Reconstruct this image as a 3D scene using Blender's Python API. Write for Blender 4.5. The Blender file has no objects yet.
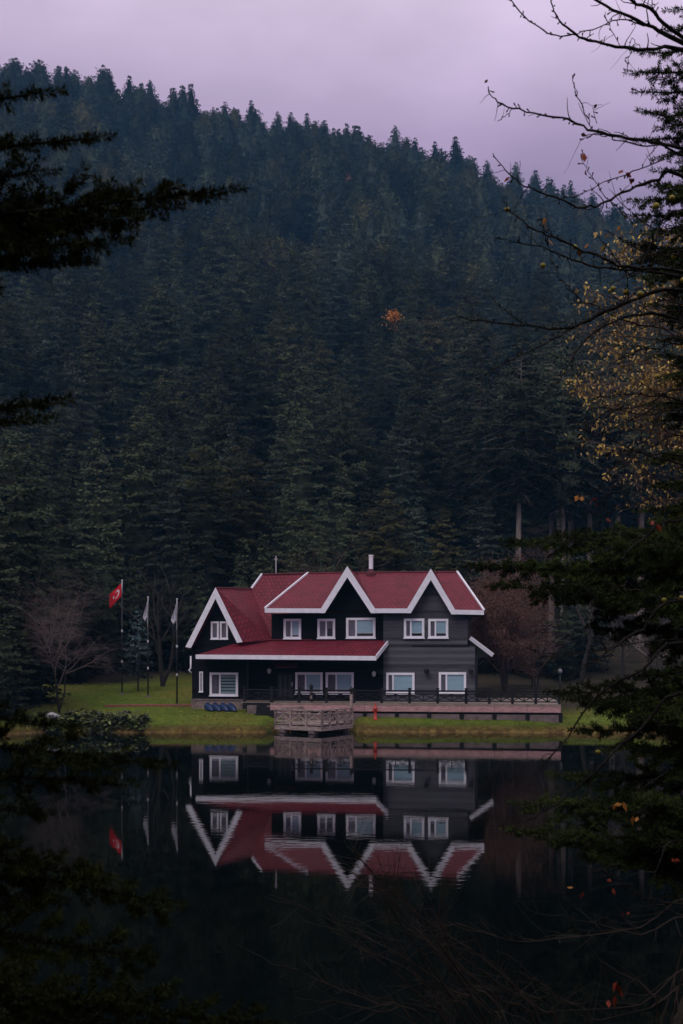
import bpy, math, random
import numpy as np
from math import sin, cos, pi, radians, sqrt
from mathutils import Vector

random.seed(11)
rng = np.random.default_rng(11)
sc = bpy.context.scene
COL = sc.collection

# ------------------------------------------------------------------ survey
F, HZ, CAM = 1138.0, 647.0, 5.0           # focal length (px), horizon row, eye height above the lake


def at(px, py, Y):
    return Vector(((px - 341.5) / F * Y, Y, CAM + (HZ - py) / F * Y))


# ------------------------------------------------------------------ materials
def nodes_of(name):
    m = bpy.data.materials.new(name)
    m.use_nodes = True
    nt = m.node_tree
    return m, nt, nt.nodes, nt.links, nt.nodes['Principled BSDF']


def mat(name, col, rough=.75, var=.25, scale=6., bump=0., bscale=20., objrand=0., spec=.25, metal=0., col2=None, stretch=None, detail=4.):
    m, nt, N, L, P = nodes_of(name)
    P.inputs['Roughness'].default_value = rough
    P.inputs['Metallic'].default_value = metal
    P.inputs['Specular IOR Level'].default_value = spec
    tc = N.new('ShaderNodeTexCoord')
    src = tc.outputs['Object']
    if stretch:
        mp = N.new('ShaderNodeMapping')
        mp.inputs['Scale'].default_value = stretch
        L.new(src, mp.inputs['Vector'])
        src = mp.outputs['Vector']
    nz = N.new('ShaderNodeTexNoise')
    nz.inputs['Scale'].default_value = scale
    nz.inputs['Detail'].default_value = detail
    L.new(src, nz.inputs['Vector'])
    rp = N.new('ShaderNodeValToRGB')
    a = [c * (1 - var) for c in col]
    b = [min(1, c * (1 + var)) for c in (col2 or col)]
    rp.color_ramp.elements[0].position = .32
    rp.color_ramp.elements[1].position = .68
    rp.color_ramp.elements[0].color = (*a, 1)
    rp.color_ramp.elements[1].color = (*b, 1)
    L.new(nz.outputs['Fac'], rp.inputs['Fac'])
    out = rp.outputs['Color']
    if objrand:
        oi = N.new('ShaderNodeObjectInfo')
        mr = N.new('ShaderNodeMapRange')
        mr.inputs['To Min'].default_value = 1 - objrand
        mr.inputs['To Max'].default_value = 1 + objrand
        L.new(oi.outputs['Random'], mr.inputs['Value'])
        wn = N.new('ShaderNodeTexWhiteNoise')
        wn.noise_dimensions = '1D'
        L.new(oi.outputs['Random'], wn.inputs['W'])
        mh = N.new('ShaderNodeMapRange')
        mh.inputs['To Min'].default_value = .485
        mh.inputs['To Max'].default_value = .515
        L.new(wn.outputs['Value'], mh.inputs['Value'])
        hs = N.new('ShaderNodeHueSaturation')
        L.new(mh.outputs['Result'], hs.inputs['Hue'])
        L.new(mr.outputs['Result'], hs.inputs['Value'])
        L.new(out, hs.inputs['Color'])
        out = hs.outputs['Color']
    L.new(out, P.inputs['Base Color'])
    if bump:
        n2 = N.new('ShaderNodeTexNoise')
        n2.inputs['Scale'].default_value = bscale
        n2.inputs['Detail'].default_value = 5
        L.new(src, n2.inputs['Vector'])
        bp = N.new('ShaderNodeBump')
        bp.inputs['Strength'].default_value = bump
        bp.inputs['Distance'].default_value = .05
        L.new(n2.outputs['Fac'], bp.inputs['Height'])
        L.new(bp.outputs['Normal'], P.inputs['Normal'])
    return m


def clapboard(name, col, var, spec=.2):
    """horizontal boards: saw-shaped relief down the wall, colour varying from board to board"""
    m, nt, N, L, P = nodes_of(name)
    P.inputs['Roughness'].default_value = .75
    P.inputs['Specular IOR Level'].default_value = spec
    tc = N.new('ShaderNodeTexCoord')
    sp = N.new('ShaderNodeSeparateXYZ')
    L.new(tc.outputs['Object'], sp.inputs['Vector'])
    mu = N.new('ShaderNodeMath'); mu.operation = 'MULTIPLY'; mu.inputs[1].default_value = 1 / .21
    L.new(sp.outputs['Z'], mu.inputs[0])
    fl = N.new('ShaderNodeMath'); fl.operation = 'FLOOR'
    L.new(mu.outputs[0], fl.inputs[0])
    fr = N.new('ShaderNodeMath'); fr.operation = 'FRACT'
    L.new(mu.outputs[0], fr.inputs[0])
    wn = N.new('ShaderNodeTexWhiteNoise'); wn.noise_dimensions = '1D'
    L.new(fl.outputs[0], wn.inputs['W'])
    nz = N.new('ShaderNodeTexNoise'); nz.inputs['Scale'].default_value = 2.2; nz.inputs['Detail'].default_value = 6
    mp = N.new('ShaderNodeMapping'); mp.inputs['Scale'].default_value = (.5, .5, 6)
    L.new(tc.outputs['Object'], mp.inputs['Vector']); L.new(mp.outputs['Vector'], nz.inputs['Vector'])
    ad = N.new('ShaderNodeMath'); ad.operation = 'ADD'
    L.new(wn.outputs['Value'], ad.inputs[0]); L.new(nz.outputs['Fac'], ad.inputs[1])
    mr = N.new('ShaderNodeMapRange'); mr.inputs['From Min'].default_value = .3; mr.inputs['From Max'].default_value = 1.5
    L.new(ad.outputs[0], mr.inputs['Value'])
    mx = N.new('ShaderNodeMix'); mx.data_type = 'RGBA'
    mx.inputs['A'].default_value = (*[c * (1 - var) for c in col], 1)
    mx.inputs['B'].default_value = (*[c * (1 + var) for c in col], 1)
    L.new(mr.outputs['Result'], mx.inputs['Factor'])
    L.new(mx.outputs['Result'], P.inputs['Base Color'])
    bp = N.new('ShaderNodeBump'); bp.inputs['Strength'].default_value = .9; bp.inputs['Distance'].default_value = .03; bp.invert = True
    L.new(fr.outputs[0], bp.inputs['Height']); L.new(bp.outputs['Normal'], P.inputs['Normal'])
    return m


def tiles(name, col):
    """rows of pressed roof tiles from the UV of each roof plane (metres along eave, metres up the slope)"""
    m, nt, N, L, P = nodes_of(name)
    P.inputs['Roughness'].default_value = .62
    P.inputs['Specular IOR Level'].default_value = .3
    uv = N.new('ShaderNodeUVMap')
    br = N.new('ShaderNodeTexBrick')
    br.inputs['Scale'].default_value = 1
    br.inputs['Brick Width'].default_value = .27
    br.inputs['Row Height'].default_value = .30
    br.inputs['Mortar Size'].default_value = .035
    br.inputs['Mortar Smooth'].default_value = .6
    br.inputs['Color1'].default_value = (*[c * .86 for c in col], 1)
    br.inputs['Color2'].default_value = (*[c * 1.16 for c in col], 1)
    br.inputs['Mortar'].default_value = (*[c * .5 for c in col], 1)
    L.new(uv.outputs['UV'], br.inputs['Vector'])
    nz = N.new('ShaderNodeTexNoise'); nz.inputs['Scale'].default_value = .9; nz.inputs['Detail'].default_value = 6
    L.new(uv.outputs['UV'], nz.inputs['Vector'])
    mr = N.new('ShaderNodeMapRange'); mr.inputs['From Min'].default_value = .3; mr.inputs['From Max'].default_value = .7
    mr.inputs['To Min'].default_value = .78; mr.inputs['To Max'].default_value = 1.18
    L.new(nz.outputs['Fac'], mr.inputs['Value'])
    hs = N.new('ShaderNodeHueSaturation')
    L.new(br.outputs['Color'], hs.inputs['Color']); L.new(mr.outputs['Result'], hs.inputs['Value'])
    L.new(hs.outputs['Color'], P.inputs['Base Color'])
    wv = N.new('ShaderNodeTexWave'); wv.wave_type = 'BANDS'; wv.bands_direction = 'X'
    wv.inputs['Scale'].default_value = 1 / .32 * .31831 * pi / 1.0 * .5
    L.new(uv.outputs['UV'], wv.inputs['Vector'])
    bp = N.new('ShaderNodeBump'); bp.inputs['Strength'].default_value = .7; bp.inputs['Distance'].default_value = .03; bp.invert = True
    L.new(br.outputs['Fac'], bp.inputs['Height']); L.new(bp.outputs['Normal'], P.inputs['Normal'])
    return m


def glass_mat(name):
    m, nt, N, L, P = nodes_of(name)
    N.remove(P)
    o = N['Material Output']
    t = N.new('ShaderNodeBsdfTransparent'); t.inputs['Color'].default_value = (.9, .94, .95, 1)
    g = N.new('ShaderNodeBsdfGlossy'); g.inputs['Roughness'].default_value = .02
    fr = N.new('ShaderNodeFresnel'); fr.inputs['IOR'].default_value = 1.5
    ge = N.new('ShaderNodeNewGeometry')
    iv = N.new('ShaderNodeMath'); iv.operation = 'SUBTRACT'; iv.inputs[0].default_value = 1; L.new(ge.outputs['Backfacing'], iv.inputs[1])
    mu = N.new('ShaderNodeMath'); mu.operation = 'MULTIPLY'; L.new(fr.outputs[0], mu.inputs[0]); L.new(iv.outputs[0], mu.inputs[1])
    mx = N.new('ShaderNodeMixShader')
    L.new(mu.outputs[0], mx.inputs[0]); L.new(t.outputs[0], mx.inputs[1]); L.new(g.outputs[0], mx.inputs[2])
    L.new(mx.outputs[0], o.inputs['Surface'])
    return m


M = dict(
    fir=mat('fir_needles', (.034, .045, .024), .85, .35, .35, objrand=.68, spec=.08, col2=(.046, .055, .028)),
    fir_blue=mat('blue_fir_needles', (.031, .044, .031), .85, .35, .35, objrand=.65, spec=.08, col2=(.041, .052, .037)),
    fir_warm=mat('olive_fir_needles', (.050, .050, .020), .85, .35, .35, objrand=.55, spec=.08, col2=(.064, .060, .024)),
    spruce=mat('blue_spruce_needles', (.085, .13, .135), .8, .3, 1.5, spec=.15),
    near_fir=mat('near_fir_needles', (.026, .038, .011), .8, .5, 1.6, spec=.1, col2=(.044, .054, .012)),
    near_fir2=mat('lake_fir_needles', (.022, .033, .012), .8, .5, 1.3, spec=.08, col2=(.042, .058, .016)),
    pale_bark=mat('pale_conifer_bark', (.19, .155, .135), .9, .4, 3., bump=.6, bscale=9, objrand=.3, stretch=(1, 1, .25)),
    bark=mat('conifer_bark', (.055, .045, .038), .9, .4, 3., bump=.6, bscale=9, objrand=.3, stretch=(1, 1, .25)),
    dark_bark=mat('dark_bark', (.030, .025, .021), .9, .4, 9., bump=.5, bscale=30),
    brown_twig=mat('brown_twig', (.066, .048, .038), .85, .4, 3.),
    twig=mat('grey_twig', (.085, .065, .058), .9, .35, 5.),
    pink_twig=mat('mauve_twig', (.14, .102, .094), .9, .3, 1.2),
    red_twig=mat('russet_twig', (.15, .092, .08), .9, .3, 1.0),
    tan_leaf=mat('tan_leaf', (.38, .24, .16), .7, .4, 2.6, col2=(.60, .41, .10), spec=.2),
    orange_leaf=mat('orange_leaf', (.55, .22, .045), .7, .35, 4.),
    russet_leaf=mat('russet_leaf', (.13, .062, .045), .8, .35, 1.),
    red_leaf=mat('red_leaf', (.36, .055, .025), .6, .35, 14.),
    fruit=mat('yellow_fruit', (.50, .40, .05), .5, .2, 30., spec=.4),
    green_leaf=mat('broad_leaf_green', (.06, .085, .018), .6, .4, 2.4, col2=(.14, .16, .035), spec=.3),
    purple_leaf=mat('broad_leaf_dark', (.045, .052, .018), .6, .4, 3., spec=.3),
    dry_grass=mat('dry_grass', (.24, .16, .05), .9, .4, .8, col2=(.17, .16, .03)),
    lawn_grass=mat('lawn_grass', (.078, .115, .014), .9, .35, .5, col2=(.13, .14, .02)),
    white=mat('white_paint', (.80, .79, .84), .55, .07, 3., spec=.3),
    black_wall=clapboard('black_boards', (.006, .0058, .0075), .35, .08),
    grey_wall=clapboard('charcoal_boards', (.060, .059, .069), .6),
    red_tile=tiles('red_roof_tiles', (.165, .012, .026)),
    stone=mat('stone_footing', (.22, .17, .15), .9, .35, 5., bump=.7, bscale=5),
    concrete=mat('pale_concrete', (.16, .125, .12), .9, .25, 2.5, bump=.3),
    deck_wood=mat('pinkish_deck_board', (.42, .245, .24), .8, .25, 3., stretch=(1, 1, 4), bump=.3),
    floor_wood=mat('pale_floor_board', (.24, .19, .16), .8, .25, 3.),
    black_wood=mat('black_rail_wood', (.009, .009, .010), .6, .3, 6.),
    dock_wood=mat('weathered_dock_wood', (.32, .245, .22), .85, .35, 4., bump=.5, bscale=14, stretch=(1, 1, 3)),
    black_metal=mat('black_metal', (.012, .012, .014), .5, .2, 6., spec=.4),
    pale_metal=mat('pale_metal', (.55, .53, .55), .5, .1, 6., spec=.4),
    blind=mat('pale_blue_blind', (.42, .54, .61), .8, .07, .8, stretch=(1, 1, 6)),
    slat=mat('blind_slat', (.30, .36, .38), .7, .1, 3.),
    curtain=mat('mauve_curtain', (.17, .135, .165), .9, .35, 7., stretch=(3, 3, .2)),
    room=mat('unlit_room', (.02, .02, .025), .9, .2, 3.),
    door=mat('door_green_grey', (.045, .05, .05), .6, .2, 4.),
    red_flag=mat('red_flag_cloth', (.62, .012, .025), .8, .12, 6.),
    white_flag=mat('white_flag_cloth', (.70, .68, .74), .8, .1, 6.),
    red_paint=mat('red_paint', (.48, .06, .045), .5, .2, 9.),
    blue_hull=mat('blue_hull', (.014, .032, .095), .45, .25, 5., spec=.4),
    path=mat('red_path_brick', (.22, .07, .06), .9, .3, 6., bump=.4),
    rock=mat('pale_rock', (.32, .32, .32), .9, .25, 6., bump=.5, bscale=8),
    lamp_globe=mat('frosted_lamp_globe', (.20, .20, .21), .5, .1, 6.),
    glass=glass_mat('window_glass'),
)


def volume_shaded(m):
    """foliage normals come from the crown's form (attribute 'lean'), as in a real crown of countless needles"""
    N, L = m.node_tree.nodes, m.node_tree.links
    a = N.new('ShaderNodeAttribute'); a.attribute_name = 'lean'
    t = N.new('ShaderNodeVectorTransform'); t.vector_type = 'NORMAL'; t.convert_from = 'OBJECT'; t.convert_to = 'WORLD'
    L.new(a.outputs['Vector'], t.inputs['Vector'])
    L.new(t.outputs['Vector'], N['Principled BSDF'].inputs['Normal'])


M['russet_crown'] = mat('russet_crown', (.13, .062, .045), .8, .35, 1.)
for k_ in ('fir', 'fir_blue', 'fir_warm', 'spruce', 'russet_crown'):
    volume_shaded(M[k_])


# ------------------------------------------------------------------ objects
def tag(o, label=None, cat=None, group=None, kind=None):
    if label: o['label'] = label
    if cat: o['category'] = cat
    if group: o['group'] = group
    if kind: o['kind'] = kind
    return o


def thing(name, loc, label, cat, group=None):
    o = bpy.data.objects.new(name, None)
    o.empty_display_size = .3
    COL.objects.link(o)
    o.location = loc
    return tag(o, label, cat, group)


def origin(o):
    v = Vector((0, 0, 0))
    while o is not None:
        v += o.location
        o = o.parent
    return v


def link_mesh(name, me, parent=None):
    o = bpy.data.objects.new(name, me)
    COL.objects.link(o)
    if parent is not None:
        o.parent = parent
    return o


def copy_tree(o, parent=None):
    c = o.copy()
    COL.objects.link(c)
    c.parent = parent
    for ch in list(o.children):
        copy_tree(ch, c)
    return c


class MB:
    def __init__(s):
        s.v, s.f, s.uv = [], [], {}

    def add(s, vs, fs):
        n = len(s.v)
        s.v += [tuple(v) for v in vs]
        s.f += [tuple(n + i for i in f) for f in fs]
        return n

    def hexa(s, p):                       # 8 corners: bottom ring 0-3, top ring 4-7
        s.add(p, [(0, 3, 2, 1), (4, 5, 6, 7), (0, 1, 5, 4), (1, 2, 6, 5), (2, 3, 7, 6), (3, 0, 4, 7)])

    def obox(s, c, A, B, sx, sy, z0, z1):  # box centred on c (xy) along unit axes A, B
        c = Vector(c); p = []
        for z in (z0, z1):
            for i, j in ((-1, -1), (1, -1), (1, 1), (-1, 1)):
                q = c + A * (i * sx / 2) + B * (j * sy / 2)
                p.append((q.x, q.y, z))
        s.hexa(p)

    def beam(s, p, q, w, h, up=(0, 0, 1)):
        p, q, up = Vector(p), Vector(q), Vector(up)
        d = (q - p).normalized()
        sd = d.cross(up)
        if sd.length < 1e-4: sd = d.cross(Vector((1, 0, 0)))
        sd.normalize(); u = sd.cross(d)
        r = []
        for e in (p, q):
            r += [e - sd * w / 2 - u * h / 2, e + sd * w / 2 - u * h / 2, e + sd * w / 2 + u * h / 2, e - sd * w / 2 + u * h / 2]
        s.hexa(r)

    def tube(s, pts, rad, n=6, cap=True):
        pts = [Vector(p) for p in pts]
        if not hasattr(rad, '__len__'): rad = [rad] * len(pts)
        vs = []; ref = None
        for i, p in enumerate(pts):
            d = pts[min(i + 1, len(pts) - 1)] - pts[max(i - 1, 0)]
            d = d.normalized() if d.length > 1e-9 else Vector((0, 0, 1))
            if ref is None:
                ref = d.cross(Vector((0, 0, 1)) if abs(d.z) < .9 else Vector((1, 0, 0)))
            ref = ref - d * ref.dot(d)
            ref = ref.normalized() if ref.length > 1e-6 else d.orthogonal().normalized()
            b = d.cross(ref)
            for k in range(n):
                a = 2 * pi * k / n
                vs.append(p + (ref * cos(a) + b * sin(a)) * rad[i])
        fs = []
        for i in range(len(pts) - 1):
            for k in range(n):
                k2 = (k + 1) % n
                fs.append((i * n + k, i * n + k2, (i + 1) * n + k2, (i + 1) * n + k))
        if cap:
            fs.append(tuple(reversed(range(n))))
            fs.append(tuple((len(pts) - 1) * n + k for k in range(n)))
        s.add(vs, fs)

    def lathe(s, c, prof, n=10):
        c = Vector(c)
        s.tube([c + Vector((0, 0, z)) for r, z in prof], [max(r, .001) for r, z in prof], n)

    def prism(s, poly, ext):
        ext = Vector(ext); n = len(poly)
        vs = [Vector(p) for p in poly] + [Vector(p) + ext for p in poly]
        fs = [tuple(range(n)), tuple(reversed(range(n, 2 * n)))]
        fs += [((i + 1) % n, i, n + i, n + (i + 1) % n) for i in range(n)]
        s.add(vs, fs)

    def slab(s, poly, th):
        """roof plane: polygon (fan of triangles) with thickness below it, UVs in metres along the plane"""
        poly = [Vector(p) for p in poly]
        nn = Vector((0, 0, 0))
        for i in range(1, len(poly) - 1):
            nn += (poly[i] - poly[0]).cross(poly[i + 1] - poly[0])
        nn.normalize()
        if nn.z < 0:
            poly.reverse(); nn = -nn
        u = Vector((0, 0, 1)).cross(nn); u.normalize(); w = nn.cross(u)
        n = len(poly); f0 = len(s.f)
        base = s.add(poly + [p - nn * th for p in poly], [])
        fs = [(0, i, i + 1) for i in range(1, n - 1)] + [(n, n + i + 1, n + i) for i in range(1, n - 1)]
        fs += [((i + 1) % n, i, n + i, n + (i + 1) % n) for i in range(n)]
        s.f += [tuple(base + i for i in f) for f in fs]
        for k in range(2 * n):
            p = Vector(s.v[base + k])
            s.uv[base + k] = (p.dot(u), p.dot(w))

    def build(s, name, m, parent=None, smooth=False):
        o = origin(parent)
        me = bpy.data.meshes.new(name)
        me.from_pydata([(x - o.x, y - o.y, z - o.z) for x, y, z in s.v], [], s.f)
        if s.uv:
            ul = me.uv_layers.new(name='UVMap')
            for lp in me.loops:
                ul.data[lp.index].uv = s.uv.get(lp.vertex_index, (0, 0))
        me.materials.append(M[m] if isinstance(m, str) else m)
        if smooth: me.shade_smooth()
        return link_mesh(name, me, parent)


def quads_mesh(name, V, m, nrm=None):
    """V: (N, k, 3) array of separate k-gons -> mesh"""
    n, k, _ = V.shape
    if nrm is not None:                       # crowns are shaded as volumes: normals lean outwards, up at the top and down low
        ng_ = np.cross(V[:, 1] - V[:, 0], V[:, 2] - V[:, 0])
        ng_ = unit(ng_)
        sgn = np.sum(ng_ * nrm, 1) < 0
        V = V.copy(); V[sgn] = V[sgn][:, ::-1]
        ng_[sgn] *= -1
        nrm = unit(nrm + .30 * ng_)
    me = bpy.data.meshes.new(name)
    me.vertices.add(n * k)
    me.vertices.foreach_set('co', V.reshape(-1).astype(np.float32))
    me.loops.add(n * k)
    me.loops.foreach_set('vertex_index', np.arange(n * k, dtype=np.int32))
    me.polygons.add(n)
    me.polygons.foreach_set('loop_start', np.arange(0, n * k, k, dtype=np.int32))
    me.polygons.foreach_set('loop_total', np.full(n, k, dtype=np.int32))
    me.update(calc_edges=True)
    if nrm is not None:
        la = me.attributes.new('lean', 'FLOAT_VECTOR', 'POINT')
        la.data.foreach_set('vector', np.repeat(nrm, k, 0).reshape(-1).astype(np.float32))
    me.materials.append(M[m] if isinstance(m, str) else m)
    return me


def unit(a):
    return a / np.maximum(np.linalg.norm(a, axis=1, keepdims=True), 1e-9)


def kites(P, A, S, L, W, bend=0.):
    """leaf quads: base P, axis A, side S, length L, half width W"""
    L = np.broadcast_to(np.asarray(L, float).reshape(-1, 1), (len(P), 1))
    W = np.broadcast_to(np.asarray(W, float).reshape(-1, 1), (len(P), 1))
    mid = P + A * L * .45
    tip = P + A * L
    if bend:
        tip = tip + np.array([0, 0, -1.]) * L * bend
    return np.stack([P, mid + S * W, tip, mid - S * W], axis=1)


def needles(segs, per_m, ln, wd, ang=55., jit=.25, flat=0.):
    """needles along shoots: segs (N,2,3)"""
    segs = np.asarray(segs, float)
    d = segs[:, 1] - segs[:, 0]
    le = np.linalg.norm(d, axis=1)
    cnt = np.maximum(2, (le * per_m).astype(int))
    idx = np.repeat(np.arange(len(segs)), cnt)
    u = rng.random(len(idx))
    P = segs[idx, 0] + d[idx] * u[:, None]
    ax = unit(d)[idx]
    R = rng.normal(size=(len(idx), 3)); R[:, 2] = R[:, 2] * (1 - flat)
    R -= ax * np.sum(R * ax, 1, keepdims=True)
    R = unit(R)
    a = np.radians(ang + rng.normal(size=len(idx)) * 14)[:, None]
    A = ax * np.cos(a) + R * np.sin(a)
    S = unit(np.cross(A, rng.normal(size=A.shape)))
    L = ln * (1 + jit * rng.normal(size=len(idx)))
    return kites(P, A, S, np.abs(L) + ln * .2, wd / 2)


# ------------------------------------------------------------------ terrain
UX = np.array([-500, -200, 0, 40, 90, 150, 215, 260, 340, 390, 455, 500, 560, 620, 683, 900, 1300.])
UY = np.array([90, 48, 55, 57, 72, 93, 102, 114, 122, 130, 148, 170, 194, 214, 226, 245, 260.])
RIDGE = 420.


def shore_far(x):
    x = np.asarray(x, float)
    return (66.25 + 1.7 * np.clip((x + 4.4) / .5, 0, 1) * np.clip((1.1 - x) / .5, 0, 1) + .22 * np.sin(.31 * x + .6) + .10 * np.sin(1.1 * x) + .04 * np.sin(3.7 * x) - 1.1 * np.maximum(0, -x - 17.5) - 1.1 * np.maximum(0, x - 17))


def shore_near(x):
    return 9.5 + 2.4 * np.maximum(0, np.abs(np.asarray(x, float)) - 2)


def ground(x, y):
    x = np.asarray(x, float); y = np.asarray(y, float)
    x, y = np.broadcast_arrays(x, y)
    ys, yn = shore_far(x), shore_near(x)
    d = y - ys
    far = np.interp(d, [0, .08, .3, .9, 2, 5.5, 8, 13, 21, 26], [.02, .17, .30, .60, .82, 1.06, 1.32, 1.75, 2.2, 2.4])
    dn = yn - y
    cap = np.interp(y, [10, 50], [3.4, 1.2])
    near = np.minimum(cap, .05 + .36 * np.maximum(dn, 0)) + .06 * np.sin(x * 2.1) * np.sin(y * 1.7)
    lake = -np.minimum(2.5, .06 + .5 * np.minimum(np.maximum(-d, 0), np.maximum(-dn, 0)))
    z = np.where(d > 0, far, np.where(dn > 0, near, lake))
    # the wooded hill
    u = 341.5 + F * x / np.maximum(y, 60)
    R = 5 + (HZ - (np.interp(u, UX, UY) + 56)) / F * RIDGE
    t = np.interp(y, [88, 120, 170, 270, 345, RIDGE, 480, 640], [0, .033, .165, .455, .72, 1, .96, .55])
    hill = R * t + np.where(y > 100, np.minimum((y - 100) / 80, 1), 0) * (2.5 * np.sin(x * .045 + 1) * np.sin(y * .04) + 1.2 * np.sin(x * .11 + y * .07))
    return z + np.where(y > 88, np.maximum(hill, 0), 0)


def gz(x, y):
    return float(ground(x, y))


xs = np.concatenate([np.arange(-420, -60, 20), np.arange(-60, -28, 2.), np.arange(-28, 28, .5), np.arange(28, 60, 2.), np.arange(60, 421, 20)])
ys_ = np.concatenate([np.arange(-60, 0, 6), np.arange(0, 20, .6), np.arange(20, 54, 2.), np.arange(54, 64, .5), np.arange(64, 68.5, .1), np.arange(68.5, 100, .8), np.arange(100, 430, 7), np.arange(430, 641, 15)])
gx, gy = np.meshgrid(xs, ys_)
gZ = ground(gx, gy)
nx, ny = len(xs), len(ys_)
ii = np.arange(nx * ny).reshape(ny, nx)
quad = np.stack([ii[:-1, :-1], ii[:-1, 1:], ii[1:, 1:], ii[1:, :-1]], -1).reshape(-1, 4)
me = bpy.data.meshes.new('ground')
me.from_pydata(np.stack([gx, gy, gZ], -1).reshape(-1, 3).tolist(), [], quad.tolist())
lawn = np.clip((gy - shore_far(gx) - .15) / .6, 0, 1) * np.clip((np.interp(gx, [6, 9.5], [89.5, 73]) + 2 * np.sin(gx * .4) - gy) / 3, 0, 1)
edge = np.clip(1 - np.abs(gy - shore_far(gx) - .05 - .12 * np.sin(gx * 1.3) * np.sin(gx * .47)) / .42, 0, 1)
for nm, arr in (('lawn', lawn), ('edge', edge)):
    at_ = me.attributes.new(nm, 'FLOAT', 'POINT')
    at_.data.foreach_set('value', arr.reshape(-1).astype(np.float32))
me.shade_smooth()
m, nt, N, L, P = nodes_of('ground_soil_and_lawn')
P.inputs['Roughness'].default_value = .95
P.inputs['Specular IOR Level'].default_value = .1
tc = N.new('ShaderNodeTexCoord')


def noise_mix(scale, a, b, lo=.35, hi=.65):
    n = N.new('ShaderNodeTexNoise'); n.inputs['Scale'].default_value = scale; n.inputs['Detail'].default_value = 6
    L.new(tc.outputs['Object'], n.inputs['Vector'])
    r = N.new('ShaderNodeValToRGB')
    r.color_ramp.elements[0].position = lo; r.color_ramp.elements[1].position = hi
    r.color_ramp.elements[0].color = (*a, 1); r.color_ramp.elements[1].color = (*b, 1)
    L.new(n.outputs['Fac'], r.inputs['Fac'])
    return r.outputs['Color']


def mixc(fac, a, b):
    x = N.new('ShaderNodeMix'); x.data_type = 'RGBA'
    L.new(fac, x.inputs['Factor']); L.new(a, x.inputs['A']); L.new(b, x.inputs['B'])
    return x.outputs['Result']


soil = noise_mix(.5, (.020, .018, .012), (.05, .038, .024))
grass = mixc(noise_mix(.16, (0, 0, 0), (1, 1, 1), .42, .66), noise_mix(1.7, (.066, .105, .010), (.115, .15, .020)), noise_mix(2.4, (.13, .105, .022), (.12, .125, .02)))
bank = noise_mix(2.2, (.10, .058, .022), (.24, .165, .05))
a1 = N.new('ShaderNodeAttribute'); a1.attribute_name = 'lawn'
a2 = N.new('ShaderNodeAttribute'); a2.attribute_name = 'edge'
L.new(mixc(a2.outputs['Fac'], mixc(a1.outputs['Fac'], soil, grass), bank), P.inputs['Base Color'])
nb = N.new('ShaderNodeTexNoise'); nb.inputs['Scale'].default_value = 5; nb.inputs['Detail'].default_value = 6
L.new(tc.outputs['Object'], nb.inputs['Vector'])
bp = N.new('ShaderNodeBump'); bp.inputs['Strength'].default_value = .8; bp.inputs['Distance'].default_value = .12
L.new(nb.outputs['Fac'], bp.inputs['Height']); L.new(bp.outputs['Normal'], P.inputs['Normal'])
me.materials.append(m)
tag(link_mesh('ground', me), 'lawn, lake bank and forest floor rising to the wooded ridge', 'ground', kind='structure')

# ------------------------------------------------------------------ lake water
m, nt, N, L, P = nodes_of('lake_water')
P.inputs['Base Color'].default_value = (.0015, .0025, .0018, 1)
P.inputs['Roughness'].default_value = .022
P.inputs['IOR'].default_value = 1.33
P.inputs['Specular IOR Level'].default_value = .36
tc = N.new('ShaderNodeTexCoord')
mp = N.new('ShaderNodeMapping'); mp.inputs['Scale'].default_value = (.55, 1.5, 1)
L.new(tc.outputs['Object'], mp.inputs['Vector'])
n1 = N.new('ShaderNodeTexNoise'); n1.inputs['Scale'].default_value = 2.2; n1.inputs['Detail'].default_value = 3
n2 = N.new('ShaderNodeTexNoise'); n2.inputs['Scale'].default_value = .12; n2.inputs['Detail'].default_value = 2
L.new(mp.outputs['Vector'], n1.inputs['Vector']); L.new(tc.outputs['Object'], n2.inputs['Vector'])
mr = N.new('ShaderNodeMapRange'); mr.inputs['From Min'].default_value = .4; mr.inputs['From Max'].default_value = .65
mr.inputs['To Min'].default_value = .15; mr.inputs['To Max'].default_value = 1
L.new(n2.outputs['Fac'], mr.inputs['Value'])
ml = N.new('ShaderNodeMath'); ml.operation = 'MULTIPLY'
L.new(n1.outputs['Fac'], ml.inputs[0]); L.new(mr.outputs['Result'], ml.inputs[1])
bp = N.new('ShaderNodeBump'); bp.inputs['Strength'].default_value = 1.; bp.inputs['Distance'].default_value = .0024
L.new(ml.outputs[0], bp.inputs['Height']); L.new(bp.outputs['Normal'], P.inputs['Normal'])
me = bpy.data.meshes.new('lake_water')
me.from_pydata([(-40, 4, 0), (40, 4, 0), (40, 68, 0), (-40, 68, 0)], [], [(0, 1, 2, 3)])
me.materials.append(m)
tag(link_mesh('lake_water', me), 'dark still lake reflecting the house', 'water', kind='structure')

# red brick path at the end of the house
mb = MB()
for i in range(8):
    x0, x1 = -15.2 + i * .7, -15.2 + (i + 1) * .7
    y = 73.4
    mb.hexa([(x0, y - .5, gz(x0, y) - .1), (x1, y - .5, gz(x1, y) - .1), (x1, y + .5, gz(x1, y) - .1), (x0, y + .5, gz(x0, y) - .1),
             (x0, y - .5, gz(x0, y) + .05), (x1, y - .5, gz(x1, y) + .05), (x1, y + .5, gz(x1, y) + .05), (x0, y + .5, gz(x0, y) + .05)])
tag(mb.build('path', 'path'), 'reddish path leading across the lawn to the house', 'path', kind='structure')

# ------------------------------------------------------------------ the lake house
YAW = radians(8)
c8, s8 = cos(YAW), sin(YAW)
A = Vector((c8, -s8, 0))           # along the facade
B = Vector((s8, c8, 0))            # into the house
YF = 71.0


def ap(px, b):
    k = (px - 341.5) / F
    return (k * (YF + b * c8) - b * s8) / (c8 + k * s8)


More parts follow.
